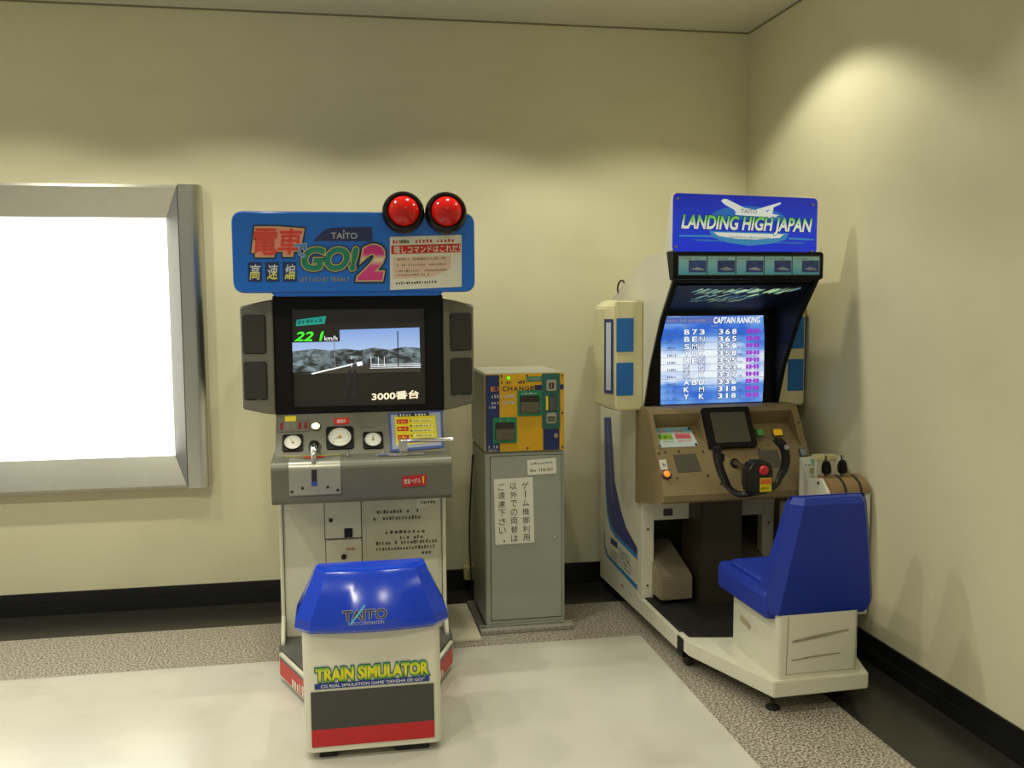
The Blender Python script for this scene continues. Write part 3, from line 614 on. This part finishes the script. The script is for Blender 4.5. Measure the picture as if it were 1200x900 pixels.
# hood: black cheeks, header, screen
hd = MB()
cheek = [(.60, .97), (.664, .965), (.75, 1.19), (.874, 1.395), (1.022, 1.563), (1.03, 1.60), (.60, 1.60)]
for xa, xb in ((.004, .024), (W-.024, W-.004)): hd.prism(fl_(cheek), 'x', xa, xb, black, .002)
hd.prism(fl_([(.60, 1.42), (.655, 1.42), (.68, 1.44), (1.01, 1.556), (1.01, 1.59), (.60, 1.59)]), 'x', .02, W-.02, black)
hd.box((.02, -.662, .96), (W-.02, -.60, 1.016), black).box((.02, -.662, 1.412), (W-.02, -.60, 1.45), black)
hd.box((.02, -.662, .97), (.083, -.60, 1.45), black).box((.587, -.662, .97), (W-.02, -.60, 1.45), black)
hd.prism(fl_([(.99, 1.562), (1.028, 1.565), (1.036, 1.57), (1.038, 1.665), (1.03, 1.678), (.95, 1.682)]), 'x', -.006, W+.004, black, .004)
hd.build('hood', fs, 'black screen hood')
hp = MB(); hA = Vector((0, -.99, 1.5445)); hu = Vector((0, .31, -.104)).normalized(); Xh = frame(hA, (1, 0, 0), -hu)
L_ = .30; hm = M('header_print', (12, 20, 36), .55, spec=.2); hp.plate([(.024, -L_), (W-.024, -L_), (W-.024, 0), (.024, 0)], hm, Xh, .003)
lt = E_('header_letter_glow', (170, 206, 160), .75); lt2 = E_('header_letter_blue_glow', (80, 130, 150), .6)  # glow added to brighten the header print; no light source known here
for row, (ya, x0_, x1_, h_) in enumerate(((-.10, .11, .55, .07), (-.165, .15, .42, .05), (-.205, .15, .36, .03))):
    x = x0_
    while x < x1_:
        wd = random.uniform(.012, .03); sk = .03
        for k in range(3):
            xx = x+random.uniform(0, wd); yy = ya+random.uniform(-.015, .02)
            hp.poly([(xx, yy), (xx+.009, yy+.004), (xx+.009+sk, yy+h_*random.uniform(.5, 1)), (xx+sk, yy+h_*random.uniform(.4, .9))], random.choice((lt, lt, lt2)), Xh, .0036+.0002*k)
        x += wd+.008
hp.build('header_panel', fs, 'dark header panel with blurred pale green lettering, glow added')
cdp = MB(); Xc = front(-1.0385); cdp.plate([(.012, 1.582), (W-.014, 1.582), (W-.014, 1.662), (.012, 1.662)], M('card_strip', (70, 96, 100), .4), Xc, .002)
for i in range(5):
    x = .014+i*.1245
    cdp.poly([(x, 1.585), (x+.119, 1.585), (x+.119, 1.658), (x, 1.658)], ramp_mat('card_sky', [(0, (84, 176, 204)), (.5, (136, 198, 222)), (1, (160, 206, 206))], 1.585, 1.66), Xc, .0026)
    cdp.rect(x+.042, 1.594, x+.117, 1.642, M('photo_navy', (50, 72, 136), .4, 0, .5, 60), Xc, .0032)
    cdp.poly([(x+.05, 1.608), (x+.08, 1.616), (x+.112, 1.606), (x+.10, 1.602), (x+.07, 1.604)], M('photo_pale', (150, 158, 178), .4, 0, .3, 60), Xc, .0038)
    cdp.dashes(x+.01, x+.09, 1.647, .007, 9, faint, Xc, .0034)
cdp.build('picture_strip', fs, 'strip of five small aircraft pictures')
# marquee
mq = MB().prism(fl_([(.90, 1.678), (1.006, 1.678), (1.016, 1.70), (1.012, 1.90), (.985, 1.905)]), 'x', .0, .63, M('marquee_white', (222, 220, 208), .4), .004)
mqo = mq.build('marquee', fs, 'backlit blue title sign')
Xq = frame((.0, -1.018, 1.69), (1, 0, -.021), (.012, .01, 1))
def ramp2(): return ramp_mat('marquee_blue', [(0, (26, 60, 214)), (.12, (20, 44, 196)), (.5, (26, 54, 190)), (1, (22, 36, 160))], 1.66, 1.91, .25, .62)
mf = MB().plate(rrect(-.006, -.012, .628, .222, .02), ramp2(), Xq, .004)
cyn = M('logo_sky', (60, 140, 200), .3, 0, .05, 8, .4); pw = M('logo_white', (214, 220, 216), .35, 0, .03, 8, .5); lg_ = M('logo_cyan_dark', (40, 110, 196), .3, 0, .05, 8, .4)
mf.poly([(.15+.17*(1-math.cos(t))+0, .125+.055*math.sin(t)) for t in [math.pi*k/16 for k in range(17)]], lg_, Xq, .0046)
mf.poly([(.15, .075), (.50, .075), (.49, .05), (.42, .03), (.325, .02), (.23, .03), (.165, .05)], cyn, Xq, .0046)
mf.poly([(.02, .055), (.16, .058), (.16, .05), (.02, .049)], cyn, Xq, .0047).poly([(.5, .058), (.615, .055), (.615, .049), (.5, .05)], cyn, Xq, .0047)
mf.poly([(.08, .04), (.58, .04), (.56, .033), (.1, .033)], lg_, Xq, .0045)
mf.poly([(.17, .07), (.48, .07), (.46, .055), (.36, .046), (.27, .046), (.19, .056)], pw, Xq, .0049)
mf.text('LANDING HIGH JAPAN', .235, .046, .42, .056, M('small_blue_ink', (60, 100, 170), .4), Xq, .0056)
# airliner
for P in ([(.198, .196), (.205, .204), (.222, .205), (.30, .172), (.40, .160), (.425, .151), (.455, .147), (.44, .142), (.37, .141), (.29, .148), (.262, .154), (.258, .162), (.215, .182)],
          [(.345, .165), (.46, .200), (.462, .193), (.385, .158)], [(.40, .155), (.422, .182), (.43, .18), (.425, .15)], [(.262, .152), (.262, .143), (.30, .141), (.36, .14), (.42, .135), (.45, .14)]):
    mf.poly(P, pw, Xq, .0052+.0002*len(P))
mf.text('TAITO', .285, .15, .355, .167, M('logo_slate2', (90, 104, 150), .4), Xq, .0085)
lgr = ramp_mat('title_landing', [(0, (226, 232, 226)), (.45, (226, 234, 220)), (.8, (130, 210, 90)), (1, (110, 190, 80))], 1.758, 1.82, .35, .45)
mf.text('LANDING HIGH JAPAN', .028, .064, .604, .138, lgr, Xq, .009, shear=.22, bold=.03, outs=((.06, M('title_rim_blue', (16, 30, 110), .4)),))
for sx, sy in ((.012, .20), (.606, .195), (.008, .008), (.606, .004)): mf.plate(disc(sx, sy, .006, 12), M('bolt_pale', (150, 150, 150), .3, .7), Xq, .008)
mf.build('sign_face', mqo, 'blue title face with an airliner')
# screen picture
sk = bpy.data.materials.new('ranking_sky'); sk.use_nodes = True; nt = sk.node_tree; b = nt.nodes['Principled BSDF']
tc = nt.nodes.new('ShaderNodeTexCoord'); mp = nt.nodes.new('ShaderNodeMapping'); mp.inputs['Scale'].default_value = (3, 1, 7); mp.inputs['Location'].default_value = (1.3, 0, .2)
no = nt.nodes.new('ShaderNodeTexNoise'); no.inputs['Scale'].default_value = 1.5; no.inputs['Detail'].default_value = 3
sp = nt.nodes.new('ShaderNodeSeparateXYZ'); nt.links.new(tc.outputs['Object'], sp.inputs[0])
rz = nt.nodes.new('ShaderNodeValToRGB'); mr = nt.nodes.new('ShaderNodeMapRange'); mr.inputs[1].default_value = 1.015; mr.inputs[2].default_value = 1.412
cr = rz.color_ramp; cr.elements[0].position = .0; cr.elements[0].color = (.12, .12, .12, 1); cr.elements[1].position = .8; cr.elements[1].color = (0, 0, 0, 1)
for p, v in ((.2, .18), (.27, .5), (.45, .72), (.6, .42)): e = cr.elements.new(p); e.color = (v, v, v, 1)
nt.links.new(sp.outputs['Z'], mr.inputs[0]); nt.links.new(mr.outputs[0], rz.inputs[0])
nt.links.new(tc.outputs['Object'], mp.inputs[0]); nt.links.new(mp.outputs[0], no.inputs['Vector'])
ad = nt.nodes.new('ShaderNodeMath'); ad.operation = 'MULTIPLY_ADD'; ad.inputs[1].default_value = 2.0; nt.links.new(no.outputs['Fac'], ad.inputs[0])
sb = nt.nodes.new('ShaderNodeMath'); sb.operation = 'SUBTRACT'; sb.inputs[1].default_value = .85; nt.links.new(ad.outputs[0], sb.inputs[0]); nt.links.new(rz.outputs[0], ad.inputs[2])
rp = nt.nodes.new('ShaderNodeValToRGB'); cr = rp.color_ramp; cr.elements[0].color = lin((44, 104, 212))+(1,); cr.elements[1].position = .85; cr.elements[1].color = lin((240, 248, 255))+(1,)
e = cr.elements.new(.4); e.color = lin((110, 164, 236))+(1,)
nt.links.new(sb.outputs[0], rp.inputs[0]); nt.links.new(rp.outputs[0], b.inputs['Emission Color']); b.inputs['Base Color'].default_value = (.02, .02, .02, 1); b.inputs['Emission Strength'].default_value = .95
ss = MB(); ss.box((.075, -.655, 1.0), (.595, -.61, 1.43), M('tube_glass2', (14, 16, 24), .2))
Xs = front(-.656); u = lambda x: .085+x*.497; v_ = lambda y: 1.016+y*.394
ss.poly([(u(0), v_(0)), (u(.99), v_(0)), (u(1.0), v_(.3)), (u(1.0), v_(.75)), (u(.985), v_(1)), (u(.02), v_(1)), (u(-.005), v_(.75)), (u(-.012), v_(.35))], sk, Xs, .001)
ss.poly([(u(.01), v_(.915)), (u(.6), v_(.915)), (u(.53), v_(.99)), (u(.02), v_(.99))], E_('rank_bar', (90, 110, 190), .7), Xs, .0016)
sw = E_('rank_white', (236, 242, 255), .95); sbk = E_('rank_navy', (30, 50, 120), .6); sp_m = E_('rank_purple', (160, 60, 206), .75); sgr = E_('rank_grey', (70, 100, 160), .6)
ss.text('CAPTAIN RANKING', u(.50), v_(.912), u(.955), v_(.985), sw, Xs, .0026, shear=.2, bold=.03, outs=((.07, sbk),))
ss.dashes(u(.06), u(.42), v_(.935), .012, 18, E_('rank_dim', (140, 150, 190), .6), Xs, .0024)
for a in (.05, .2, .47, .8): ss.dashes(u(a), u(a+.08), v_(.875), .009, 5, E_('rank_dim', (140, 150, 190), .6), Xs, .0024)
rows = ('B73 368', 'BEN 365', 'SMW 359', 'YUK 358', 'BEN 355', 'N N 353', 'N K 337', 'ABD 336', 'K M 318', 'Y K 318')
for i, rw in enumerate(rows):
    y0 = .79-i*.082; wx = (.22, .295, .365); nx = (.55, .615, .68)
    for ch, x in zip(rw[:3], wx):
        if ch != ' ': ss.text(ch, u(x), v_(y0), u(x+.05), v_(y0+.058), sw, Xs, .0026, bold=.0 if ch in 'MWN' else .02, outs=((.07, sbk),))
    for ch, x in zip(rw[4:], nx):
        k_ = .014 if ch == '1' else 0; ss.text(ch, u(x+k_), v_(y0), u(x+.045-k_), v_(y0+.058), sw, Xs, .0026, bold=.02, outs=((.06 if k_ else .09, sbk),))
    ss.rect(u(.0), v_(y0-.012), u(.99), v_(y0-.008), sgr, Xs, .0014)
    ss.dashes(u(.06), u(.15), v_(y0+.0), .011, 5, sgr, Xs, .0024); ss.dashes(u(.735), u(.79), v_(y0), .009, 4, sgr, Xs, .0024)
    for x in (.82, .85, .895, .925): ss.rect(u(x), v_(y0+.004), u(x+.025), v_(y0+.056), sp_m, Xs, .0024)
    ss.rect(u(.876), v_(y0+.02), u(.89), v_(y0+.04), sp_m, Xs, .0024)
ss.build('screen', fs, 'lit blue screen showing a captain ranking table')
# side speakers
def fspk(s, x0):
    f = lambda x: x0+s*x
    rg = lambda z, k: [(f(0), -.44, z), (f(0), -.665, z), (f(.128), -.665, z), (f(.165-k), -.60, z), (f(.165-k), -.46, z)]
    mb = MB().loft([rg(.995, .03), rg(1.012, .0), rg(1.45, .0), rg(1.482, .045)], beige, bev=.006); o = mb.build('speaker', fs, 'beige speaker pod with blue panels')
    for za, zb in ((1.256, 1.404), (1.062, 1.208)):
        a, b_ = sorted((f(.046), f(.124))); MB().box((a, -.668, za), (b_, -.655, zb), spb, .002).build('panel', o, 'blue front panel')
    p0, p1 = Vector((f(.132), -.662, 0)), Vector((f(.166), -.602, 0))
    for za, zb in ((1.07, 1.40),):
        dv = (p1-p0).normalized()
        Xw = frame(p1, -dv, (0, 0, 1)) if s < 0 else frame(p0, dv, (0, 0, 1)); L = (p1-p0).length
        MB().plate([(.008, za), (L-.008, za), (L-.008, zb), (.008, zb)], M('pod_navy', (60, 66, 110), .4), Xw, .002).rect(.02, za+.015, L-.02, zb-.015, M('pod_pale', (196, 204, 214), .4), Xw, .0028).build('side_window', o, 'navy-edged pale side window')
fspk(-1, 0); fspk(1, W)
MB().tube([(.01, -.30, 1.50), (-.004, -.31, 1.53), (-.006, -.33, 1.56), (.0, -.36, 1.575), (.012, -.37, 1.56)], .004, rubber).build('cable', fs)
# console
c0, c1 = Vector((.97, .66)), Vector((.76, 1.01)); ct = (c1-c0).normalized(); cn = Vector((ct.y, -ct.x)); CL = (c1-c0).length
def cpt(v, d=0): q = c0+ct*v-cn*d; return (-q.x, q.y)
if cn.x < 0: cn = -cn
base_prof = [(-.60, .565), (-.66, .575), (-.93, .625), (-.962, .64)]; top_prof = [cpt(CL-.012), (-.745, 1.012), (-.60, 1.012)]
full = base_prof+[cpt(.008)]+top_prof
notch = base_prof+[cpt(.008), cpt(.205), cpt(.352, .075), cpt(.382, .0)]+top_prof
co = MB()
for xa, xb, pf in ((-.012, .008, full), (.008, .226, notch), (.226, .452, full), (.452, .662, notch), (.662, .692, full)): co.prism(pf, 'x', xa, xb, tan)
Xk = frame((0, cpt(0)[0], cpt(0)[1]), (1, 0, 0), (0, -ct.x, ct.y))
for sx, sy in ((.0, .2), (.2, .2), (.01, .09), (.20, .09), (.06, .085), (.25, .05), (.678, .32), (.645, .06), (.46, .2), (.47, .09), (.03, .205), (.09, .205)): screw(co, sx, sy, Xk, .0045)
smokd = M('smoked_panel', (88, 82, 72), .25)
co.plate([(.068, .108), (.176, .112), (.165, .192), (.062, .19)], smokd, Xk, .0015).plate([(.455, .112), (.55, .112), (.545, .195), (.45, .194)], smokd, Xk, .0015)
coo = co.build('console', fs, 'tan sloping control console')
na, nb2 = cpt(.205), cpt(.352, .075); nd = Vector((0, nb2[0]-na[0], nb2[1]-na[1])).normalized(); Xn = frame((-.012, na[0], na[1]), (1, 0, 0), nd) @ Matrix(((1.02, 0, 0, 0), (0, 1.2, 0, .006), (0, 0, 1, 0), (0, 0, 0, 1)))
ic = MB().plate(rrect(.018, .018, .20, .125, .008), M('card_white', (206, 218, 214), .4), Xn, .003)
ic.poly([(.02, .10), (.2, .10), (.198, .122), (.022, .122)], M('card_sky_blue', (120, 184, 210), .4), Xn, .0036)
ic.text('RANDING', .055, .10, .16, .118, M('card_orange', (214, 140, 70), .4), Xn, .0042, bold=.02) if False else ic.dashes(.055, .165, .098, .02, 7, M('card_orange', (214, 140, 70), .4), Xn, .0042)
ic.rect(.04, .06, .103, .09, M('card_green', (140, 190, 60), .4), Xn, .0038).rect(.115, .06, .185, .09, M('card_rose', (222, 120, 130), .4), Xn, .0038)
ic.dashes(.044, .1, .066, .016, 6, M('card_green_dark', (60, 120, 30), .4), Xn, .0044).dashes(.12, .18, .066, .016, 6, M('card_rose_dark', (190, 70, 90), .4), Xn, .0044)
ic.dashes(.045, .1, .044, .01, 8, M('card_green', (140, 190, 60), .4), Xn, .0038).dashes(.118, .18, .044, .01, 8, M('card_rose', (222, 120, 130), .4), Xn, .0038)
for sx, sy in ((.024, .115), (.194, .115), (.026, .025), (.19, .025)): ic.plate(disc(sx, sy, .006, 12), ink, Xn, .006)
ic.build('instruction_card', coo, 'white and sky-blue instruction card')
rd = MB().plate(rrect(.228, .208, .447, .396, .006), black, Xk, .024); rd.plate(rrect(.258, .228, .42, .37, .004), M('radar_glass', (72, 68, 56), .25), Xk, .0255)
rd.build('radar_display', coo, 'dark unlit square display')
def button(x, y, w_, h_, col, nm='button', lab=None):
    MB().plate(rrect(x-w_-.004, y-h_-.003, x+w_+.004, y+h_+.003, .003), ink, Xk, .004).plate(rrect(x-w_, y-h_, x+w_, y+h_, .002), col, Xk, .010).build(nm, coo, lab)
button(.48, .276, .014, .015, M('green_key', (70, 160, 70), .35), lab='green push button'); button(.565, .274, .02, .014, E_('amber_key', (220, 170, 20), .25), lab='amber push button')
button(.662, .175, .013, .016, M('pale_key', (130, 140, 150), .35), lab='grey-blue key'); button(.668, .122, .015, .016, M('pale_key', (130, 140, 150), .35), lab='grey-blue key')
MB().plate([(-.004, .125), (.028, .125), (.026, .172), (-.006, .17)], paper, Xk, .001).dashes(.0, .022, .14, .016, 3, faint, Xk, .0018).build('paper_label', coo)
MB().lathe([(.022, 0), (.022, .005), (.017, .008), (.016, .012), (.008, .018), (0, .019)], M('ring_dark', (80, 50, 36), .3), Xk @ Matrix.Translation((.014, .102, 0)), 24).lathe([(.0165, .009), (.012, .019), (0, .0215)], E_('orange_lens', (240, 150, 60), .55), Xk @ Matrix.Translation((.014, .102, 0)), 24).build('start_button', coo, 'orange lit round button')
# yoke
yk = MB(); bm_ = M('yoke_black', (22, 22, 21), .35)
yk.cyl((.334, -.88, .785), (.332, -1.08, .775), .011, M('yoke_shaft', (110, 100, 80), .35, .7)); yk.lathe([(.022, 0), (.02, .006), (.012, .01)], black, Xk @ Matrix.Translation((.334, .14, 0)), 20)
yk.cyl((.362, -.82, .69), (.345, -1.0, .69), .004, screw_m)
yk.tube([(.24, -1.03, .715), (.262, -1.035, .69), (.29, -1.05, .677), (.33, -1.07, .684), (.39, -1.06, .69), (.43, -1.045, .695), (.462, -1.035, .712), (.478, -1.03, .74)], [.012, .013, .013, .014, .014, .013, .013, .013], bm_)
yk.build('yoke', fs, 'black control yoke')
for P, rr in (([(.19, -1.03, .865), (.196, -1.03, .83), (.208, -1.03, .785), (.225, -1.03, .745), (.242, -1.03, .712)], [.016, .019, .018, .017, .015]),
              ([(.466, -1.03, .892), (.492, -1.03, .865), (.503, -1.03, .82), (.497, -1.03, .775), (.478, -1.03, .738)], [.018, .02, .019, .018, .015])):
    g = MB().tube(P, rr, bm_)
    g.box((P[0][0]-.02, -1.055, P[0][2]-.012), (P[0][0]+.02, -1.015, P[0][2]+.012), bm_, .008)
    g.box((P[1][0]-.008, -1.062, P[1][2]-.006), (P[1][0]+.01, -1.045, P[1][2]+.012), silver_print, .003) if P[0][0] > .3 else g.box((P[1][0]+.012, -1.04, P[1][2]-.02), (P[1][0]+.03, -1.02, P[1][2]+.02), bm_, .006)
    g.build('handgrip', fs, 'curved black handgrip')
hb = MB().prism([(x, z) for x, z in [(.288, .71), (.302, .692), (.387, .692), (.402, .71), (.402, .795), (.377, .825), (.312, .825), (.288, .795)]], 'y', -1.125, -1.055, bm_, .01, seg=3).build('yoke_hub', fs, 'black yoke hub box')
MB().lathe([(.020, 0), (.020, .006), (.016, .012), (0, .014)], M('red_button', (210, 40, 50), .3), frame((.355, -1.125, .789), (1, 0, 0), (0, 0, 1)), 24).build('button', hb, 'round red push button')
MB().plate([(.34, .70), (.391, .70), (.391, .757), (.34, .757)], M('tag_yellow', (226, 206, 20), .45), front(-1.1255), .001).poly([(.342, .731), (.389, .731), (.387, .753), (.343, .753)], M('tag_orange', (224, 110, 40), .45), front(-1.1255), .0016).dashes(.345, .387, .709, .012, 6, M('tag_ink', (150, 120, 10), .5), front(-1.1255), .0018).build('warning_tag', hb, 'yellow and orange tag')
# throttle quadrant on the right
TX0, TX1 = .594, .782
th = MB().prism(fl_([(.975, .19), (1.22, .185), (1.225, .62), (1.222, .70), (1.16, .752), (1.06, .735), (1.05, .73), (.995, .81), (.975, .81)]), 'x', TX0, TX1, cream, .004)
th.prism(fl_([(.72, .19), (1.0, .19), (1.0, .808), (.90, .808), (.72, .70)]), 'x', .694, TX1, cream, .004)
th.prism(fl_([(.68, .19), (.98, .19), (.98, .62), (.93, .60), (.68, .555)]), 'x', TX0+.065, TX1, cream, .004)
for sx, sy in ((1.14, .728), (1.12, .56)): screw(th, sx, sy, frame((TX0, 0, 0), (0, -1, 0), (0, 0, 1)), .006)
tho = th.build('throttle_cabinet', fs)
q = MB(); arc = [(1.232, .695), (1.226, .715), (1.21, .735), (1.185, .75), (1.155, .757), (1.12, .757), (1.11, .745), (1.2, .69)]
q.prism(fl_(arc), 'x', TX0+.008, TX1-.006, M('quadrant_brown', (134, 108, 70), .5), .002)
for x in (.665, .735):
    sl_ = [(1.2325, .70), (1.2275, .717), (1.2115, .7375), (1.186, .7525), (1.15, .7595), (1.15, .755), (1.2, .72)]
    q.prism(fl_(sl_), 'x', x-.005, x+.005, ink)
q.build('throttle_quadrant', tho, 'brown curved lever quadrant')
for x in (.618, .69):
    MB().tube([(x, -1.15, .752), (x, -1.15, .79), (x, -1.15, .842)], [.004, .004, .003], ink).prism([(x-.017, .772), (x-.019, .80), (x-.010, .822), (x+.006, .824), (x+.016, .806), (x+.018, .772), (x+.012, .766), (x-.012, .766)], 'y', -1.17, -1.145, black, .004).build('thrust_lever', tho, 'black lever knob')
cb_ = MB()
for xa, xb in ((.598, .645), (.652, .699)): cb_.box((xa, -1.11, .812), (xb, -1.085, .838), M('bar_cream', (214, 206, 150), .4), .005)
cb_.box((.60, -1.105, .745), (.70, -1.09, .815), cream, .003); cb_.build('lever_stop', tho, 'cream twin stop bars')
sa, sb_ = Vector((0, -1.05, .73)), Vector((0, -.995, .81)); Xt = frame((0, -1.051, .7315), (1, 0, 0), sb_-sa)
mc = MB().plate([(TX0+.003, .006), (TX1-.05, .006), (TX1-.05, .094), (TX0+.003, .094)], M('map_white', (206, 208, 190), .45), Xt, .0015)
mc.poly([(.63, .064), (.68, .06), (.69, .076), (.66, .088), (.63, .086)], M('map_green', (110, 170, 130), .45), Xt, .002).poly([(.61, .02), (.65, .025), (.645, .05), (.612, .045)], M('map_olive', (170, 160, 110), .45), Xt, .002).dashes(.6, .68, .055, .01, 7, faint, Xt, .002)
mc.build('chart_card', tho, 'pale green and white chart card')
# seat
pd_ = MB().loft([[(x, y, .128) for x, y in rrect(.158, -1.652, .478, -1.27, .018, 3)], [(x, y, .375) for x, y in rrect(.152, -1.665, .468, -1.285, .018, 3)]], cream)
Xr = frame((0, -1.6525, .128), (1, 0, 0), (0, -.013, .247)); scm = M('scuff_mark', (150, 144, 120), .6, 0, .2, 40); g2 = M('panel_seam', (140, 136, 116), .6)
pd_.rect(.19, .02, .1925, .235, g2, Xr, .001).rect(.46, .02, .462, .235, g2, Xr, .001).rect(.19, .02, .46, .0215, g2, Xr, .001)
pd_.poly([(.21, .138), (.33, .152), (.43, .168), (.43, .174), (.32, .163), (.21, .146)], scm, Xr, .0012).poly([(.21, .07), (.30, .078), (.40, .084), (.40, .088), (.29, .083), (.21, .074)], scm, Xr, .0012)
Xl = frame((.1548, 0, .0), (0, -1, 0), (0, 0, 1)); pd_.poly([(1.36, .255), (1.44, .245), (1.44, .262), (1.36, .275)], M('scuff_brown', (176, 158, 124), .6), Xl, .004)
pd_.build('seat_pedestal', fs)
sc_ = M('seat_fabric_blue', (12, 44, 150), .5, 0, .05, 30)
se = MB().loft([[(x, y, z) for x, y in rrect(.11+i, -1.64, .53-i, -1.225+i, .025, 3)] for z, i in ((.352, .012), (.365, .0), (.43, .0), (.448, .012))], sc_)
se.loft([[(x, y, z) for x, y in rrect(.15+i, -1.58, .49-i, -1.26+i, .02, 3)] for z, i in ((.44, .0), (.456, .0), (.464, .012))], sc_)
se.build('seat', fs, 'blue seat cushion')
def br(z, xl, xr, yf, yr): return [(xl+.012, yf, z), (xl, yf-.02, z), (xl+.004, yr+.045, z), (xl+.04, yr, z), (xr-.04, yr, z), (xr-.004, yr+.045, z), (xr, yf-.02, z), (xr-.012, yf, z)]
bk = MB().loft([br(.37, .115, .54, -1.54, -1.665), br(.40, .113, .545, -1.54, -1.675), br(.60, .15, .52, -1.59, -1.692), br(.77, .182, .493, -1.625, -1.704), br(.792, .192, .483, -1.635, -1.69)], sc_)
bk.build('backrest', fs, 'high blue backrest', ang=25)
